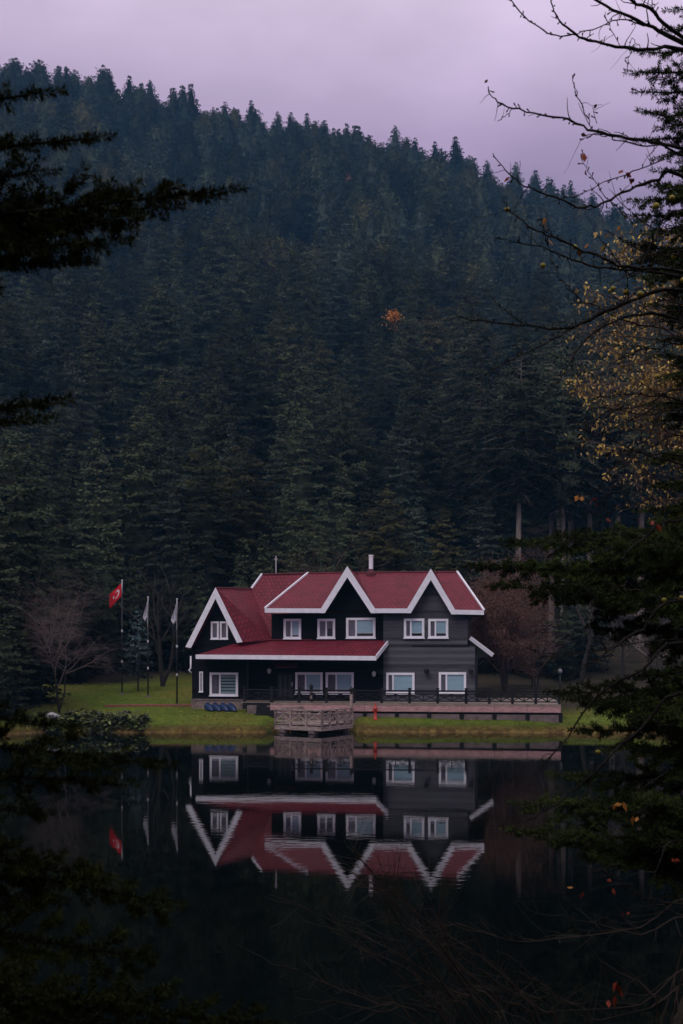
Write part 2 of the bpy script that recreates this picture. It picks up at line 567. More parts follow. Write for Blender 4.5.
def HL(a, b, z):
    v = Vector((0, YF, 0)) + A * a + B * b
    v.z = z
    return v


def HP(px, py, b):
    v = HL(ap(px, b), b, 0)
    v.z = CAM + (HZ - py) * v.y / F
    return v


def zz(px, py, b):
    return HP(px, py, b).z


house = thing('lake_house', HL(0, 4, 1.2), 'two-storey black and charcoal wooden lake house with red gabled roofs and white trim', 'house')


def wallbox(mb, a0, a1, b0, b1, z0, z1):
    mb.hexa([HL(a0, b0, z0), HL(a1, b0, z0), HL(a1, b1, z0), HL(a0, b1, z0), HL(a0, b0, z1), HL(a1, b0, z1), HL(a1, b1, z1), HL(a0, b1, z1)])


ZD = 1.62                                    # deck level
aL, aLR, aM1 = ap(192, -.2), ap(246, -.2), ap(383.3, 0)
aBR, aBU = ap(475, 0), ap(467.5, 0)
# walls
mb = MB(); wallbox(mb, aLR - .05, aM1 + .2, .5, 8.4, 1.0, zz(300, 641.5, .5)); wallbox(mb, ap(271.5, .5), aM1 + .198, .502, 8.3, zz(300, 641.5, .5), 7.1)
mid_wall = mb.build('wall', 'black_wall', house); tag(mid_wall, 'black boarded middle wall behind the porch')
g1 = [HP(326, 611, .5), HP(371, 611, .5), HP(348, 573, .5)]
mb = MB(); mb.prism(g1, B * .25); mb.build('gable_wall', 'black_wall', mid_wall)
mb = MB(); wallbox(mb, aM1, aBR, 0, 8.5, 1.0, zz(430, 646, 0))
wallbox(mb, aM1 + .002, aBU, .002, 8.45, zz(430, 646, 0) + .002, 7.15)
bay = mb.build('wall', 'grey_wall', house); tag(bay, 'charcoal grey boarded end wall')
mb = MB(); mb.prism([HP(410, 611.6, .004), HP(453, 611.6, .004), HP(431, 575, .004)], B * .25); mb.build('gable_wall', 'grey_wall', bay)
mb = MB(); wallbox(mb, ap(412, -.03), ap(468, -.03), -.045, 0, zz(430, 646.2, 0), zz(430, 644.8, 0)); mb.build('dark_strip', 'black_wood', bay)  # thin black strip draws the dark line between the storeys
mb = MB(); wallbox(mb, aL, aLR, -.2, 7, zz(215, 699.5, -.2), zz(215, 652, -.2))
lw = mb.build('wall', 'black_wall', house); tag(lw, 'black boarded wing wall over the stone footing')
mb = MB()
mb.prism([HP(191.5, 664, 0), HP(241, 664, 0), HP(241, 646, 0), HP(216, 593.5, 0), HP(191.5, 644, 0)], B * 6.5)
mb.build('gable_wall', 'black_wall', lw)
mb = MB(); wallbox(mb, aL - .04, aLR + .04, -.26, 7, .8, zz(215, 699.5, -.2) + .02); mb.build('footing', 'stone', lw)
mb = MB(); wallbox(mb, aL - .04, aLR + .04, -.30, -.2, zz(215, 700.5, -.2), zz(215, 698.8, -.2)); mb.build('footing_ledge', 'concrete', lw)

# roofs
ZR = 9.88
P0, M0 = HP(216, 588, -.5), HL(ap(262, 4), 4, ZR - .05)
M1 = HP(251.5, 589, 3)
P2, P3 = HP(272, 640, .47), HP(243, 642, -.5)
E0, E1 = HP(265, 608.7, -.5), HP(484, 610.8, -.5)
G = [(HP(321, 609, -.5), HP(347.6, 566.8, -.5), HP(375.5, 609, -.5)), (HP(407, 609, -.5), HP(431, 569.2, -.5), HP(455.5, 610.2, -.5))]
bk = []
for gl, gp, gr in G:
    a = (gp - Vector((0, YF, 0))).dot(A)
    bk.append(HL(a, 4, ZR))
RR = HL(ap(457, 4), 4, ZR)
HT = HL(ap(308, 4), 4, ZR)
TH = .13
mb = MB()
mb.slab([E0, G[0][0], bk[0], HT], TH)
mb.slab([G[0][2], G[1][0], bk[1], bk[0]], TH)
mb.slab([G[1][2], E1, RR, bk[1]], TH)
aE1 = (E1 - Vector((0, YF, 0))).dot(A)
bE1 = HL(aE1, 8.9, 7.2)
bE0 = HL(ap(251.5, 3) - .2, 8.9, 7.2)
mb.slab([E1, bE1, RR], TH)
mb.slab([M0, HT, bk[0], bk[1], RR, bE1, bE0], TH)
for (gl, gp, gr), b_ in zip(G, bk):
    mb.slab([gl, gp, b_], TH); mb.slab([gp, gr, b_], TH)
roof = mb.build('roof', 'red_tile', house); tag(roof, 'red tiled main roof with two pointed front gables')
mb = MB()
mb.slab([M0, M1, P2], TH)
mb.slab([M0, P2, HL(ap(312, .47), .47, P2.z), HT - Vector((0, 0, .02))], TH)
R7 = P0 + (M1 - P0) * 2.0
mb.slab([P0, P3, P2, M1], TH)
PL = HP(186, 647, -.5)
mb.slab([P0, PL, PL + B * 7, R7], TH)
wing_roof = mb.build('roof', 'red_tile', house); tag(wing_roof, 'red tiled wing roof with one steep gable')
e0, e1 = HP(196, 655, -1.7), HP(376.5, 656.5, -1.7)
t1, t1b, t0 = HP(388, 642, -.03), HP(384, 640.3, .46), HP(243, 641, .46)
mb = MB()
mb.slab([e0, e1, t1, t1b, t0], .1)
mb.slab([e0, t0 + Vector((0, 0, -.05)), HL((e0 - Vector((0, YF, 0))).dot(A), .3, e0.z)], .1)
pent = mb.build('roof', 'red_tile', house); tag(pent, 'low red tiled porch roof above the ground floor')

# white boards along eaves and gables
def fascia(parent, p, q, h, name='fascia', off=.03):
    mb = MB()
    o = -B * off
    dz = Vector((0, 0, -h))
    mb.prism([p + o, q + o, q + o + dz, p + o + dz], -B * .05)
    return mb.build(name, 'white', parent)


up = Vector((0, 0, .03))
fascia(roof, E0 + up, G[0][0] + up + A * .1, .28)
fascia(roof, G[0][2] + up - A * .1, G[1][0] + up + A * .1, .28)
fascia(roof, G[1][2] + up - A * .1, E1 + up, .28)
fascia(pent, e0 + up, e1 + up, .27)
mb = MB(); mb.beam(e1 + up * 2 - Vector((0, 0, .1)), t1 + up * 2 - Vector((0, 0, .1)), .06, .26); mb.build('verge_board', 'white', pent)


def barge(parent, l, p, r, h, drop=0.):
    off = -B * .09
    for e in (l, r):
        d = (p - e)
        lat = Vector((d.x, d.y, 0))
        inn = e + lat * min(.9, (h / d.z))
        poly = [e + off, p + off + up, p + off - Vector((0, 0, h)), Vector((inn.x, inn.y, e.z - .06)) + off]
        if drop:
            inn = e + lat * min(.9, ((h - drop) / d.z))
            poly = [e + off, p + off + up, p + off - Vector((0, 0, h)), Vector((inn.x, inn.y, e.z - drop)) + off, e + off - Vector((0, 0, drop))]
        mb = MB(); mb.prism(poly, -B * .07)
        mb.build('barge_board', 'white', parent)


for gl, gp, gr in G:
    barge(roof, gl, gp, gr, .66, .26)
barge(wing_roof, PL, P0, P3, .68)
for par, p, q in ((roof, E0, HT), (wing_roof, M1, M0), (roof, E1, RR)):
    mb = MB(); mb.beam(p + Vector((0, 0, .04)), q + Vector((0, 0, .04)), .11, .10); mb.build('verge_board', 'white', par)
# ridge caps
for par, p, q in ((roof, HT, RR), (wing_roof, M0, HT), (wing_roof, P0 + B * .05, M1)):
    mb = MB(); mb.tube([p + Vector((0, 0, .0)), q + Vector((0, 0, .0))], .085, 6); mb.build('ridge_cap', 'red_tile', par)
# side porch roof on the end wall
p, q = HP(470, 637.5, .2), HP(493, 655, .2)
mb = MB(); mb.slab([p, q, q + B * 5, p + B * 5], .12)
side = mb.build('roof', 'red_tile', house); tag(side, 'small lean-to roof on the end wall')
mb = MB(); mb.beam(p - B * .04 + Vector((0, 0, -.02)), q - B * .04 + Vector((0, 0, -.02)), .06, .24, up=(-.6, 0, .8)); mb.build('verge_board', 'white', side)
mb = MB(); mb.prism([HP(469, 640.5, .3), HP(490.5, 656.5, .3), HP(476.5, 658, .3), HP(470, 655, .3)], B * 4.2); mb.beam(HP(475.5, 668, .5), HP(488, 656, .5), .08, .08); mb.build('dark_soffit_and_brace', 'black_wood', side)  # black prism fills the dark underside of the lean-to; the beam is a brace
# chimney and mast
b_ = HP(371, 566.5, 3.9)
mb = MB(); mb.lathe((b_.x, b_.y, ZR - .25), [(.42, 0), (.36, .22), (.16, .42), (.14, .5)], 8); fl = mb.build('chimney_base', 'red_tile', roof)
mb = MB(); mb.lathe((b_.x, b_.y, ZR), [(.14, .1), (.14, 1.05), (.165, 1.06), (.165, 1.15), (.02, 1.17)], 12); mb.build('chimney', 'white', roof)
b_ = HP(276, 575, 4)
mb = MB(); mb.tube([(b_.x, b_.y, ZR - .2), (b_.x, b_.y, zz(276, 556, 4))], .035, 6)
mb.tube([(b_.x - .12, b_.y, zz(276, 559, 4)), (b_.x + .12, b_.y, zz(276, 559, 4))], .02, 5)
mb.build('mast', 'pale_metal', roof)


# windows
def window(parent, x0, x1, y0, y1, b, split=.4, style='blind', fw=.145, label=None):
    a0, a1 = ap(x0, b), ap(x1, b)
    z1, z0 = zz((x0 + x1) / 2, y0, b), zz((x0 + x1) / 2, y1, b)
    f = b - .001
    mb = MB()
    def bar(u0, u1, w0, w1, d0=.10):
        wallbox(mb, u0, u1, f - d0, f, w0, w1)
    bar(a0, a0 + fw, z0, z1); bar(a1 - fw, a1, z0, z1)
    bar(a0 + fw, a1 - fw, z1 - fw, z1, .098); bar(a0 + fw, a1 - fw, z0, z0 + fw, .098)
    wallbox(mb, a0 - .04, a1 + .04, f - .14, f - .101, z0 - .03, z0 + .03)
    am = a0 + (a1 - a0) * split
    if split:
        bar(am - .05, am + .05, z0 + fw, z1 - fw, .09)
    fr = mb.build('window', 'white', parent)
    if label: tag(fr, label)
    i0, i1, w0, w1 = a0 + fw, a1 - fw, z0 + fw, z1 - fw
    def sheet(nm, u0, u1, v0, v1, d, m):
        mb = MB(); wallbox(mb, u0, u1, f - d, f - d + .01, v0, v1); mb.build(nm, m, fr)
    if split:
        if style == 'slats':
            sheet('curtain', i0, am - .05, w0, w1, .02, 'curtain')
            sheet('room_shade', am + .05, i1, w0, w1, .015, 'room')
            mb = MB()
            for k in range(6):
                v = w0 + (w1 - w0) * (k + .1) / 6
                wallbox(mb, am + .055, i1 - .005, f - .04, f - .03, v, v + (w1 - w0) * .115)
            mb.build('blind', 'slat', fr)
        elif style == 'half':
            sheet('curtain', i0, am - .05, w0, w1, .02, 'curtain')
            mid = w0 + (w1 - w0) * .5
            sheet('blind', am + .05, i1, mid, w1, .03, 'curtain')
            sheet('room_shade', am + .05, i1, w0, mid, .015, 'room')
        else:
            sheet('curtain', i0, am - .05, w0, w1, .02, 'curtain')
            drop_ = random.choice([0., .04, .0, .10, .17]) * (w1 - w0)
            sheet('room_shade', am + .05, i1, w0, w1, .012, 'room')
            sheet('blind', am + .05, i1, w0 + drop_, w1, .03, 'blind')
            mb = MB(); wallbox(mb, am + .05, i1, f - .042, f - .031, w0 + drop_, w0 + drop_ + .06); mb.build('blind_rail', 'pale_metal', fr)
    else:
        sheet('curtain', i0, i1, w0, w1, .02, 'curtain')
    sheet('pane', i0, i1, w0, w1, .06, 'glass')
    return fr


window(lw, 210, 238.3, 672.5, 696, -.2, .36, 'slats', label='wing window with a horizontal slatted blind')
window(lw, 211.2, 219, 621.5, 639.3, 0, 0, fw=.11)
window(lw, 220.2, 228.2, 621.5, 639.3, 0, 0, fw=.11)
window(lw, 199.6, 203.2, 671.5, 692, -.2, 0, fw=.075, label='very narrow white framed window')
window(mid_wall, 283.8, 301.2, 618.8, 639, .5, .45)
window(mid_wall, 317.6, 335.2, 618.8, 638.6, .5, .5, 'half')
window(mid_wall, 346.3, 375.5, 617.8, 638.4, .5, .34)
window(mid_wall, 295.5, 322.8, 672.3, 694, .5, .38)
window(mid_wall, 325.8, 353.8, 672.3, 694, .5, .38)
window(bay, 404, 424.4, 618.6, 638.3, 0, .34)
window(bay, 428.3, 448.3, 618.9, 638.3, 0, .36)
window(bay, 386.3, 414.6, 672.7, 694, 0, .24)
window(bay, 438.8, 466.2, 672.2, 694, 0, .28)
# porch door with glazed strips, red canopy
a0, a1 = ap(277, .5), ap(294, .5)
z0, z1 = ZD, zz(285, 673, .5)
mb = MB(); wallbox(mb, a0, a1, .42, .5, z0, z1); dr = mb.build('door', 'black_wood', mid_wall)
for k in range(3):
    u = a0 + (a1 - a0) * (.12 + .29 * k)
    mb = MB(); wallbox(mb, u, u + .2, .405, .419, z0 + .25, z1 - .12); mb.build('door_panel', 'door', dr)
mb = MB(); mb.beam(HL(a1 - .1, .37, z0 + .9), HL(a1 - .1, .37, z0 + 1.15), .04, .04); mb.build('door_handle', 'pale_metal', dr)
p, q = HP(273, 662.5, .45), HP(298, 662.5, .45)
mb = MB(); mb.slab([p, q, HP(297, 666.5, -.5), HP(276, 667, -.5)], .06); mb.build('door_canopy', 'red_tile', mid_wall)
# wall lamps
for x, y, b, par, mt in ((381, 672, .46, mid_wall, 'black_metal'), (427, 671, 0, bay, 'black_metal'), (471, 671, 0, bay, 'black_metal'), (270, 671, .5, mid_wall, 'pale_metal'), (374.5, 674, .5, mid_wall, 'pale_metal')):
    a = ap(x, b); z = zz(x, y, b); s = 1 if mt == 'black_metal' else .75
    mb = MB()
    wallbox(mb, a - .07, a + .07, b - .05, b - .001, z - .05, z + .12)
    mb.beam(HL(a, b - .04, z + .06), HL(a, b - .3, z + .1), .05, .05)
    c = HL(a, b - .3, z - .16)
    mb.lathe(c, [(.04, 0), (.14 * s, .04), (.17 * s, .2), (.2 * s, .22), (.05, .34)], 8)
    mb.build('wall_lamp', mt, par)
# white downpipe
mb = MB(); mb.tube([HP(190.8, 656, -.28), HP(190.8, 668, -.28), HP(189, 670, -.35), HP(191.5, 673, -.3)], .055, 6)
mb.build('downpipe', 'white', lw, True)
mb = MB(); mb.tube([HP(247.5, 658, -.3), HP(247.5, 698, -.3)], .045, 6); mb.build('downpipe', 'black_metal', lw)
# side wall window and porch post seen past the corner
mb = MB(); mb.beam(HP(476.5, 655, -.05), HP(476.5, 697, -.05), .12, .12); mb.build('corner_board', 'black_wood', bay)

# ------------------------------------------------------------------ terrace in front
BD = -2.35
d0, d1 = ap(270, BD), ap(561, BD)
deck = thing('terrace_deck', HL(0, BD, 1.0), 'long raised wooden terrace with pinkish edge boards running along the front of the house', 'terrace')
mb = MB(); wallbox(mb, d0, d1, BD + .03, -.02, ZD - .12, ZD)
wallbox(mb, aLR + .06, d0 - .002, -1.6, .45, ZD - .12, ZD - .002); wallbox(mb, d0, aM1 - .005, -.018, .49, ZD - .12, ZD - .003)
wallbox(mb, aBR + .1, d1, -.018, 6, ZD - .12, ZD - .003)
mb.build('floor', 'floor_wood', deck)
zf0, zf1 = zz(420, 711.8, BD), zz(420, 705.8, BD)
n = 9
for k in range(n):
    u0, u1 = d0 + (d1 - d0) * k / n, d0 + (d1 - d0) * (k + 1) / n
    mb = MB(); wallbox(mb, u0 + .008, u1 - .008, BD - .03, BD + .02, zf0 + .01 * random.random(), zf1); mb.build('edge_board', 'deck_wood', deck)
mb = MB(); wallbox(mb, aLR + .1, d0 - .01, -1.63, -1.602, ZD - .45, ZD - .05); wallbox(mb, d0 + .1, d1 - .02, BD + .35, BD + .6, .3, ZD - .13); mb.build('footing', 'black_wood', deck)
zw0, zw1 = zz(420, 722, BD), zz(420, 714, BD)
for k in range(n):
    u0, u1 = d0 + (d1 - d0) * k / n, d0 + (d1 - d0) * (k + 1) / n
    mb = MB(); wallbox(mb, u0 + .13, u1 - .13, BD + .05, BD + .3, zw0 - .4, zw1); mb.build('plinth_block', 'concrete', deck)
for k in range(n + 1):
    u = d0 + (d1 - d0) * k / n
    mb = MB(); wallbox(mb, u - .09, u + .09, BD + .06, BD + .24, .1, zf0); mb.build('post', 'black_wood', deck)
# steps at the end of the terrace
st = thing('garden_steps', HL(ap(258, -2), -2, .9), 'short dark steps between pale blocks climbing from the lawn to the terrace', 'steps')
for k in range(4):
    mb = MB(); wallbox(mb, ap(253, -3) + .1, ap(253, -3) + 1.2, -2.9 + k * .32, -1.62, .6, .98 + k * .18); mb.build('step', 'black_wood', st)
for x in (249, 269):
    mb = MB(); wallbox(mb, ap(x, -3) - .3, ap(x, -3) + .28, -2.2, -1.64, .6, zz(x, 705.5, -2)); mb.build('side_block', 'concrete', st)

# black railing of crossed bars
rail = thing('terrace_railing', HL(0, BD + .1, ZD), 'black wooden railing with crossed bars along the terrace edge', 'railing')
bR = BD + .12
zt = zz(420, 690.5, bR)
ra0 = ap(247, -2.5)


def rail_run(p, q, nbay):
    p, q = Vector(p), Vector(q)
    for k in range(nbay + 1):
        c = p.lerp(q, k / nbay)
        mb = MB(); mb.obox(c, A, B, .15, .15, ZD - .05, zt + .10); mb.obox(c, A, B, .19, .19, zt + .102, zt + .15)
        mb.build('post', 'black_wood', rail)
    for z, h in ((zt - .03, .1), (zt - .2, .05), (ZD + .14, .07)):
        mb = MB(); mb.beam(Vector((p.x, p.y, z)), Vector((q.x, q.y, z)), .09, h); mb.build('rail', 'black_wood', rail)
    zb, zu = ZD + .17, zt - .22
    for k in range(nbay):
        c0, c1 = p.lerp(q, k / nbay), p.lerp(q, (k + 1) / nbay)
        m_ = c0.lerp(c1, .5)
        mb = MB()
        for s0, s1 in ((c0, m_), (m_, c1)):
            mb.beam((s0.x, s0.y, zb), (s1.x, s1.y, zu), .05, .055)
            mb.beam((s0.x, s0.y - .01, zu), (s1.x, s1.y - .01, zb), .05, .055)
        mb.beam((m_.x, m_.y, zb - .03), (m_.x, m_.y, zu + .03), .06, .06, up=(1, 0, 0))
        mb.build('cross_panel', 'black_wood', rail)


rail_run(HL(d0 + .1, bR, 0), HL(ap(466, bR), bR, 0), 7)
rail_run(HL(ap(466, bR), bR, 0) + A * .02, HL(d1 - .1, bR, 0), 4)
rail_run(HL(aLR + .2, -1.5, 0), HL(d0 - .1, -1.5, 0), 1)

# ------------------------------------------------------------------ jetty with lattice sides
dock = thing('jetty', (-1.5, 66.3, 0), 'weathered grey wooden jetty with lattice railings standing in the water before the terrace', 'jetty')
ph = radians(32)
du, dv = Vector((cos(ph), -sin(ph), 0)), Vector((sin(ph), cos(ph), 0))
C0 = Vector(((322 - 341.5) / F * 64.8, 64.8, 0))
DW, DD = 3.25, 3.3


def DK(u, v, z):                              # u: 0 at the front right corner, negative leftwards
    p = C0 + du * u + dv * v
    p.z = z
    return p


def dbox(mb, u0, u1, v0, v1, z0, z1):
    mb.hexa([DK(u0, v0, z0), DK(u1, v0, z0), DK(u1, v1, z0), DK(u0, v1, z0), DK(u0, v0, z1), DK(u1, v0, z1), DK(u1, v1, z1), DK(u0, v1, z1)])


mb = MB()
for k in range(14):
    v0 = DD * k / 14
    dbox(mb, -DW + .02, -.02, v0 + .008, v0 + DD / 14 - .008, .50, .56)
mb.build('floor', 'dock_wood', dock)
zt2, zb2 = 1.37, .20
for nm, args in (('skirt_beam', (-DW - .03, .03, -.05, .02)), ('skirt_beam', (-.02, .05, .022, DD)), ('skirt_beam', (-DW - .05, -DW + .02, .022, DD)), ('skirt_beam', (-DW + .02, -.02, DD - .05, DD))):
    mb = MB(); dbox(mb, *args, zb2, zb2 + .24); mb.build(nm, 'dock_wood', dock)


def lattice(p0, p1, nb):
    """posts, rails and crossed slats between two dock corners (u,v)"""
    for k in range(nb + 1):
        u, v = (p0[i] + (p1[i] - p0[i]) * k / nb for i in (0, 1))
        mb = MB(); dbox(mb, u - .055, u + .055, v - .055, v + .055, zb2 + .1, zt2 + .03); mb.build('post', 'dock_wood', dock)
    for z, h in ((zt2, .09), (.70, .07), (zt2 - .2, .05)):
        mb = MB(); mb.beam(DK(*p0, z), DK(*p1, z), .12, h); mb.build('rail', 'dock_wood', dock)
    for k in range(nb):
        q0 = [p0[i] + (p1[i] - p0[i]) * k / nb for i in (0, 1)]
        q1 = [p0[i] + (p1[i] - p0[i]) * (k + 1) / nb for i in (0, 1)]
        mb = MB()
        mb.beam(DK(*q0, .72), DK(*q1, zt2 - .03), .05, .075); mb.beam(DK(*q0, zt2 - .03) + dv * .02, DK(*q1, .72) + dv * .02, .05, .075)
        qm = [(a + b) / 2 for a, b in zip(q0, q1)]
        mb.beam(DK(*qm, .72) - dv * .02, DK(*qm, zt2 - .22) - dv * .02, .04, .05, up=dv)
        mb.build('lattice_panel', 'dock_wood', dock)


lattice((-DW, 0), (0, 0), 3)
lattice((0, 0), (0, DD), 4)
lattice((-DW, DD), (-DW, 0), 4)
for u, v in ((-DW + .45, .25), (-.75, .25), (-.3, DD - .3), (-DW + .4, DD - .3)):
    p = DK(u, v, 0)
    mb = MB(); mb.lathe((p.x, p.y, -.8), [(.28, 0), (.28, .82), (.32, .84), (.32, 1.06)], 12); mb.build('pile', 'concrete', dock, False)
for u, v, top in ((-DW + .35, DD - .03, 2.33), (-.03, DD - .05, 2.2)):
    mb = MB(); dbox(mb, u - .07, u + .07, v - .07, v + .07, .45, top); po = mb.build('lamp_post', 'dock_wood', dock)
    p = DK(u, v, top)
    mb = MB(); mb.lathe(p, [(.05, 0), (.05, .08), (.09, .1), (.11, .28), (.15, .3), (.03, .4), (.02, .46)], 8); mb.build('lantern', 'black_metal', po)

# ------------------------------------------------------------------ small things on the lawn
x, y = HP(375.3, 719, BD - .5).x, HP(375.3, 719, BD - .5).y
hy = thing('fire_hydrant', (x, y, gz(x, y)), 'small red hydrant standing on the grass against the terrace edge', 'hydrant')
mb = MB(); mb.lathe((x, y, gz(x, y) - .03), [(.16, 0), (.16, .08), (.09, .1), (.09, .62), (.14, .64), (.14, .74), (.09, .76), (.08, .86), (.03, .93)], 10); mb.build('body', 'red_paint', hy, True)
for s in (-1, 1):
    mb = MB(); mb.tube([(x, y, gz(x, y) + .52), (x + s * .2, y - .03, gz(x, y) + .52)], .055, 8); mb.build('outlet', 'red_paint', hy)
mb = MB(); mb.lathe((x, y, gz(x, y) + .9), [(.05, 0), (.05, .08), (.02, .1)], 6); mb.build('cap_nut', 'red_paint', hy)

for i, lab in enumerate(('blue boat hull by the stone footing, at the wall corner end of its row',
                         'blue boat hull lying second from the wall corner by the stone footing',
                         'blue boat hull lying third from the wall corner by the stone footing',
                         'blue boat hull by the stone footing, last of its row towards the steps')):
    c = HP(209 + 7.6 * i, 711, -1.2); z = gz(c.x, c.y)
    bt = thing('boat', (c.x, c.y, z), lab, 'boat', 'blue boat hulls beside the stone footing')
    dirv = (A * .62 - B * .78 + Vector((0, 0, -.22))).normalized()
    sd = dirv.cross(Vector((0, 0, 1))).normalized()
    mb = MB(); rings = 9; ns = 8; vs = []
    for r in range(rings):
        t = r / (rings - 1) * 2 - 1
        w = .23 * (1 - abs(t) ** 2.6) + .015
        for k in range(ns + 1):
            a = pi * k / ns
            vs.append(Vector((c.x, c.y, z + .12)) + dirv * (t * .62) + sd * (cos(a) * w) + Vector((0, 0, sin(a) * w * 1.35 + .06 * t * t)))
    fs = [(r * (ns + 1) + k, r * (ns + 1) + k + 1, (r + 1) * (ns + 1) + k + 1, (r + 1) * (ns + 1) + k) for r in range(rings - 1) for k in range(ns)]
    mb.add(vs, fs); hl = mb.build('hull', 'blue_hull', bt, True)
    mb = MB(); mb.tube([vs[r * (ns + 1) + ns // 2] + Vector((0, 0, .015)) for r in range(rings)], .025, 5); mb.build('keel', 'blue_hull', bt)


def flagpole(px, ptop, pbase, Y, lab, cloth):
    b0 = at(px, pbase, Y); zb = gz(b0.x, Y); top = at(px, ptop, Y).z
    t = thing('flagpole', (b0.x, Y, zb), lab, 'flagpole', 'flagpoles on the lawn')
    mb = MB(); mb.lathe((b0.x, Y, zb - .1), [(.24, 0), (.22, .16), (.10, .17), (.10, .24)], 10); mb.build('base', 'concrete', t)
    mb = MB(); mb.tube([(b0.x, Y, zb + .1), (b0.x, Y, top - .9)], [.055, .04], 8); mb.build('pole', 'black_metal', t, True)
    mb = MB(); mb.tube([(b0.x, Y, top - .9), (b0.x, Y, top)], [.04, .032], 8); mb.lathe((b0.x, Y, top - .02), [(.03, 0), (.07, .05), (.05, .11), (.01, .13)], 8); mb.build('pole_tip', 'pale_metal', t, True)
    for fz in (.28, .55):
        z = zb + (top - zb) * fz
        mb = MB(); mb.lathe((b0.x, Y, z), [(.058, 0), (.066, .02), (.066, .14), (.058, .16)], 8); mb.build('cleat', 'pale_metal', t)
    return b0.x, Y, top


x, Y, top = flagpole(122, 581, 693, 79, 'tallest flagpole, carrying the red flag with a crescent', 'red')


def red_surf(u, v):                            # u 0 at the pole .. 1 at the fly, v 0 top .. 1 bottom
    drop = 1.05 * u ** 1.15
    X = x - .05 - .84 * u
    Yy = Y - .02 + .16 * sin(u * 7 + v * 1.5) * u ** .6
    Z = top - .22 - v * (.94 - .28 * u) - drop * (.72 + .28 * v) + .05 * sin(u * 6 + 1)
    return Vector((X, Yy, Z))


def cloth_obj(name, fn, m, parent, nu=18, nv=14):
    vs = [fn(i / nu, j / nv) for j in range(nv + 1) for i in range(nu + 1)]
    n1 = len(vs)
    vs2 = [v + Vector((0, .012, 0)) for v in vs]
    w = nu + 1
    fs = [(j * w + i, j * w + i + 1, (j + 1) * w + i + 1, (j + 1) * w + i) for j in range(nv) for i in range(nu)]
    fs += [tuple(n1 + q for q in reversed(f)) for f in fs]
    ring = [i for i in range(w)] + [j * w + nu for j in range(1, nv + 1)] + [nv * w + i for i in range(nu - 1, -1, -1)] + [j * w for j in range(nv - 1, 0, -1)]
    fs += [(ring[(k + 1) % len(ring)], ring[k], n1 + ring[k], n1 + ring[(k + 1) % len(ring)]) for k in range(len(ring))]
    mb = MB(); mb.add(vs + vs2, fs)
    return mb.build(name, m, parent, True)


fl = thing('flag', red_surf(0, 0), 'red flag with white crescent and star hanging from the tallest pole', 'flag')
cloth_obj('cloth', red_surf, 'red_flag', fl)
# crescent and star, laid on the cloth on both faces
for side in (-1, 1):
    sh = lambda u, v: red_surf(u, v) + Vector((0, .006 + side * .014, 0))
    mb = MB(); nseg = 20; vs = []; fs = []
    cu, cv, r = .36, .5, .27
    for k in range(nseg + 1):
        a = radians(38) + (2 * pi - radians(76)) * k / nseg
        ou, ov = cu - r * .72 * cos(a) * -1, cv + r * sin(a)
        th = .115 * sin(pi * k / nseg) ** .7
        iu, iv = cu + (r - th) * .72 * cos(a) + .012, cv + (r - th) * sin(a)
        vs += [sh(ou, ov), sh(iu, iv)]
    fs = [(2 * k, 2 * k + 1, 2 * k + 3, 2 * k + 2) for k in range(nseg)]
    mb.add(vs, fs)
    mb.build('crescent', 'white_flag', fl)
    vs = [sh(.60, .5)]
    for k in range(10):
        rr = .13 if k % 2 == 0 else .05
        a = pi + 2 * pi * k / 10
        vs.append(sh(.60 + rr * .75 * cos(a), .5 + rr * sin(a)))
    mb = MB(); mb.add(vs, [(0, k + 1, (k + 1) % 10 + 1) for k in range(10)]); mb.build('star', 'white_flag', fl)

for px, pt, pb, Y2, wide, lab, lab2 in ((148, 598, 697, 77.5, .8, 'shorter flagpole in front of the small blue spruce', 'limp white flag on the pole in front of the blue spruce'),
                                   (177, 600, 703.5, 73.3, .9, 'flagpole beside the gabled end of the house', 'limp white flag on the pole beside the house gable')):
    X2, Y2, top2 = flagpole(px, pt, pb, Y2, lab, 'white')
    def limp(u, v, X2=X2, Y2=Y2, top2=top2, wide=wide):
        return Vector((X2 - .03 - wide * (.10 * u + .30 * u * min(1, v * 1.25 + .1) * (1 - .55 * max(0, v - .75) / .25)), Y2 + .09 * sin(u * 11 + v * 2), top2 - .15 - 1.15 * v - .42 * u * (1 - .3 * v)))
    f2 = thing('flag', limp(0, 0), lab2, 'flag', 'limp white flags')
    cloth_obj('cloth', limp, 'white_flag', f2)
    mb = MB(); mb.tube([(X2, Y2 - .05, top2 - .1), (X2 - .02, Y2 - .06, top2 - 1.9)], .012, 4); mb.build('halyard', 'pale_metal', f2)

b0 = at(560, 690, 80)
lp = thing('garden_lamp', (b0.x, 80, gz(b0.x, 80)), 'slim garden lamp with a small pale globe beyond the end of the terrace', 'lamp')
zt_ = at(560, 671, 80).z
mb = MB(); mb.tube([(b0.x, 80, gz(b0.x, 80) - .1), (b0.x, 80, zt_ - .2)], .05, 8); mb.build('pole', 'black_metal', lp, True)
mb = MB(); mb.lathe((b0.x, 80, zt_ - .2), [(.06, 0), (.15, .08), (.17, .18), (.14, .3), (.05, .36)], 10); mb.build('globe', 'lamp_globe', lp, True)
c = at(52, 717, 66.6)
mb = MB(); prof = []
vs = []
for i in range(6):
    for k in range(9):
        a = 2 * pi * k / 9; t = i / 5
        r = .42 * sin(pi * (.12 + .88 * t) / 1.0 if t < 1 else .02) * (1 + .18 * sin(3 * a + i))
        vs.append((c.x + r * cos(a), 66.6 + .7 * r * sin(a), gz(c.x, 66.6) + .6 + .42 * t))
mb.add(vs, [(i * 9 + k, i * 9 + (k + 1) % 9, (i + 1) * 9 + (k + 1) % 9, (i + 1) * 9 + k) for i in range(5) for k in range(9)] + [tuple(45 + k for k in range(9))])
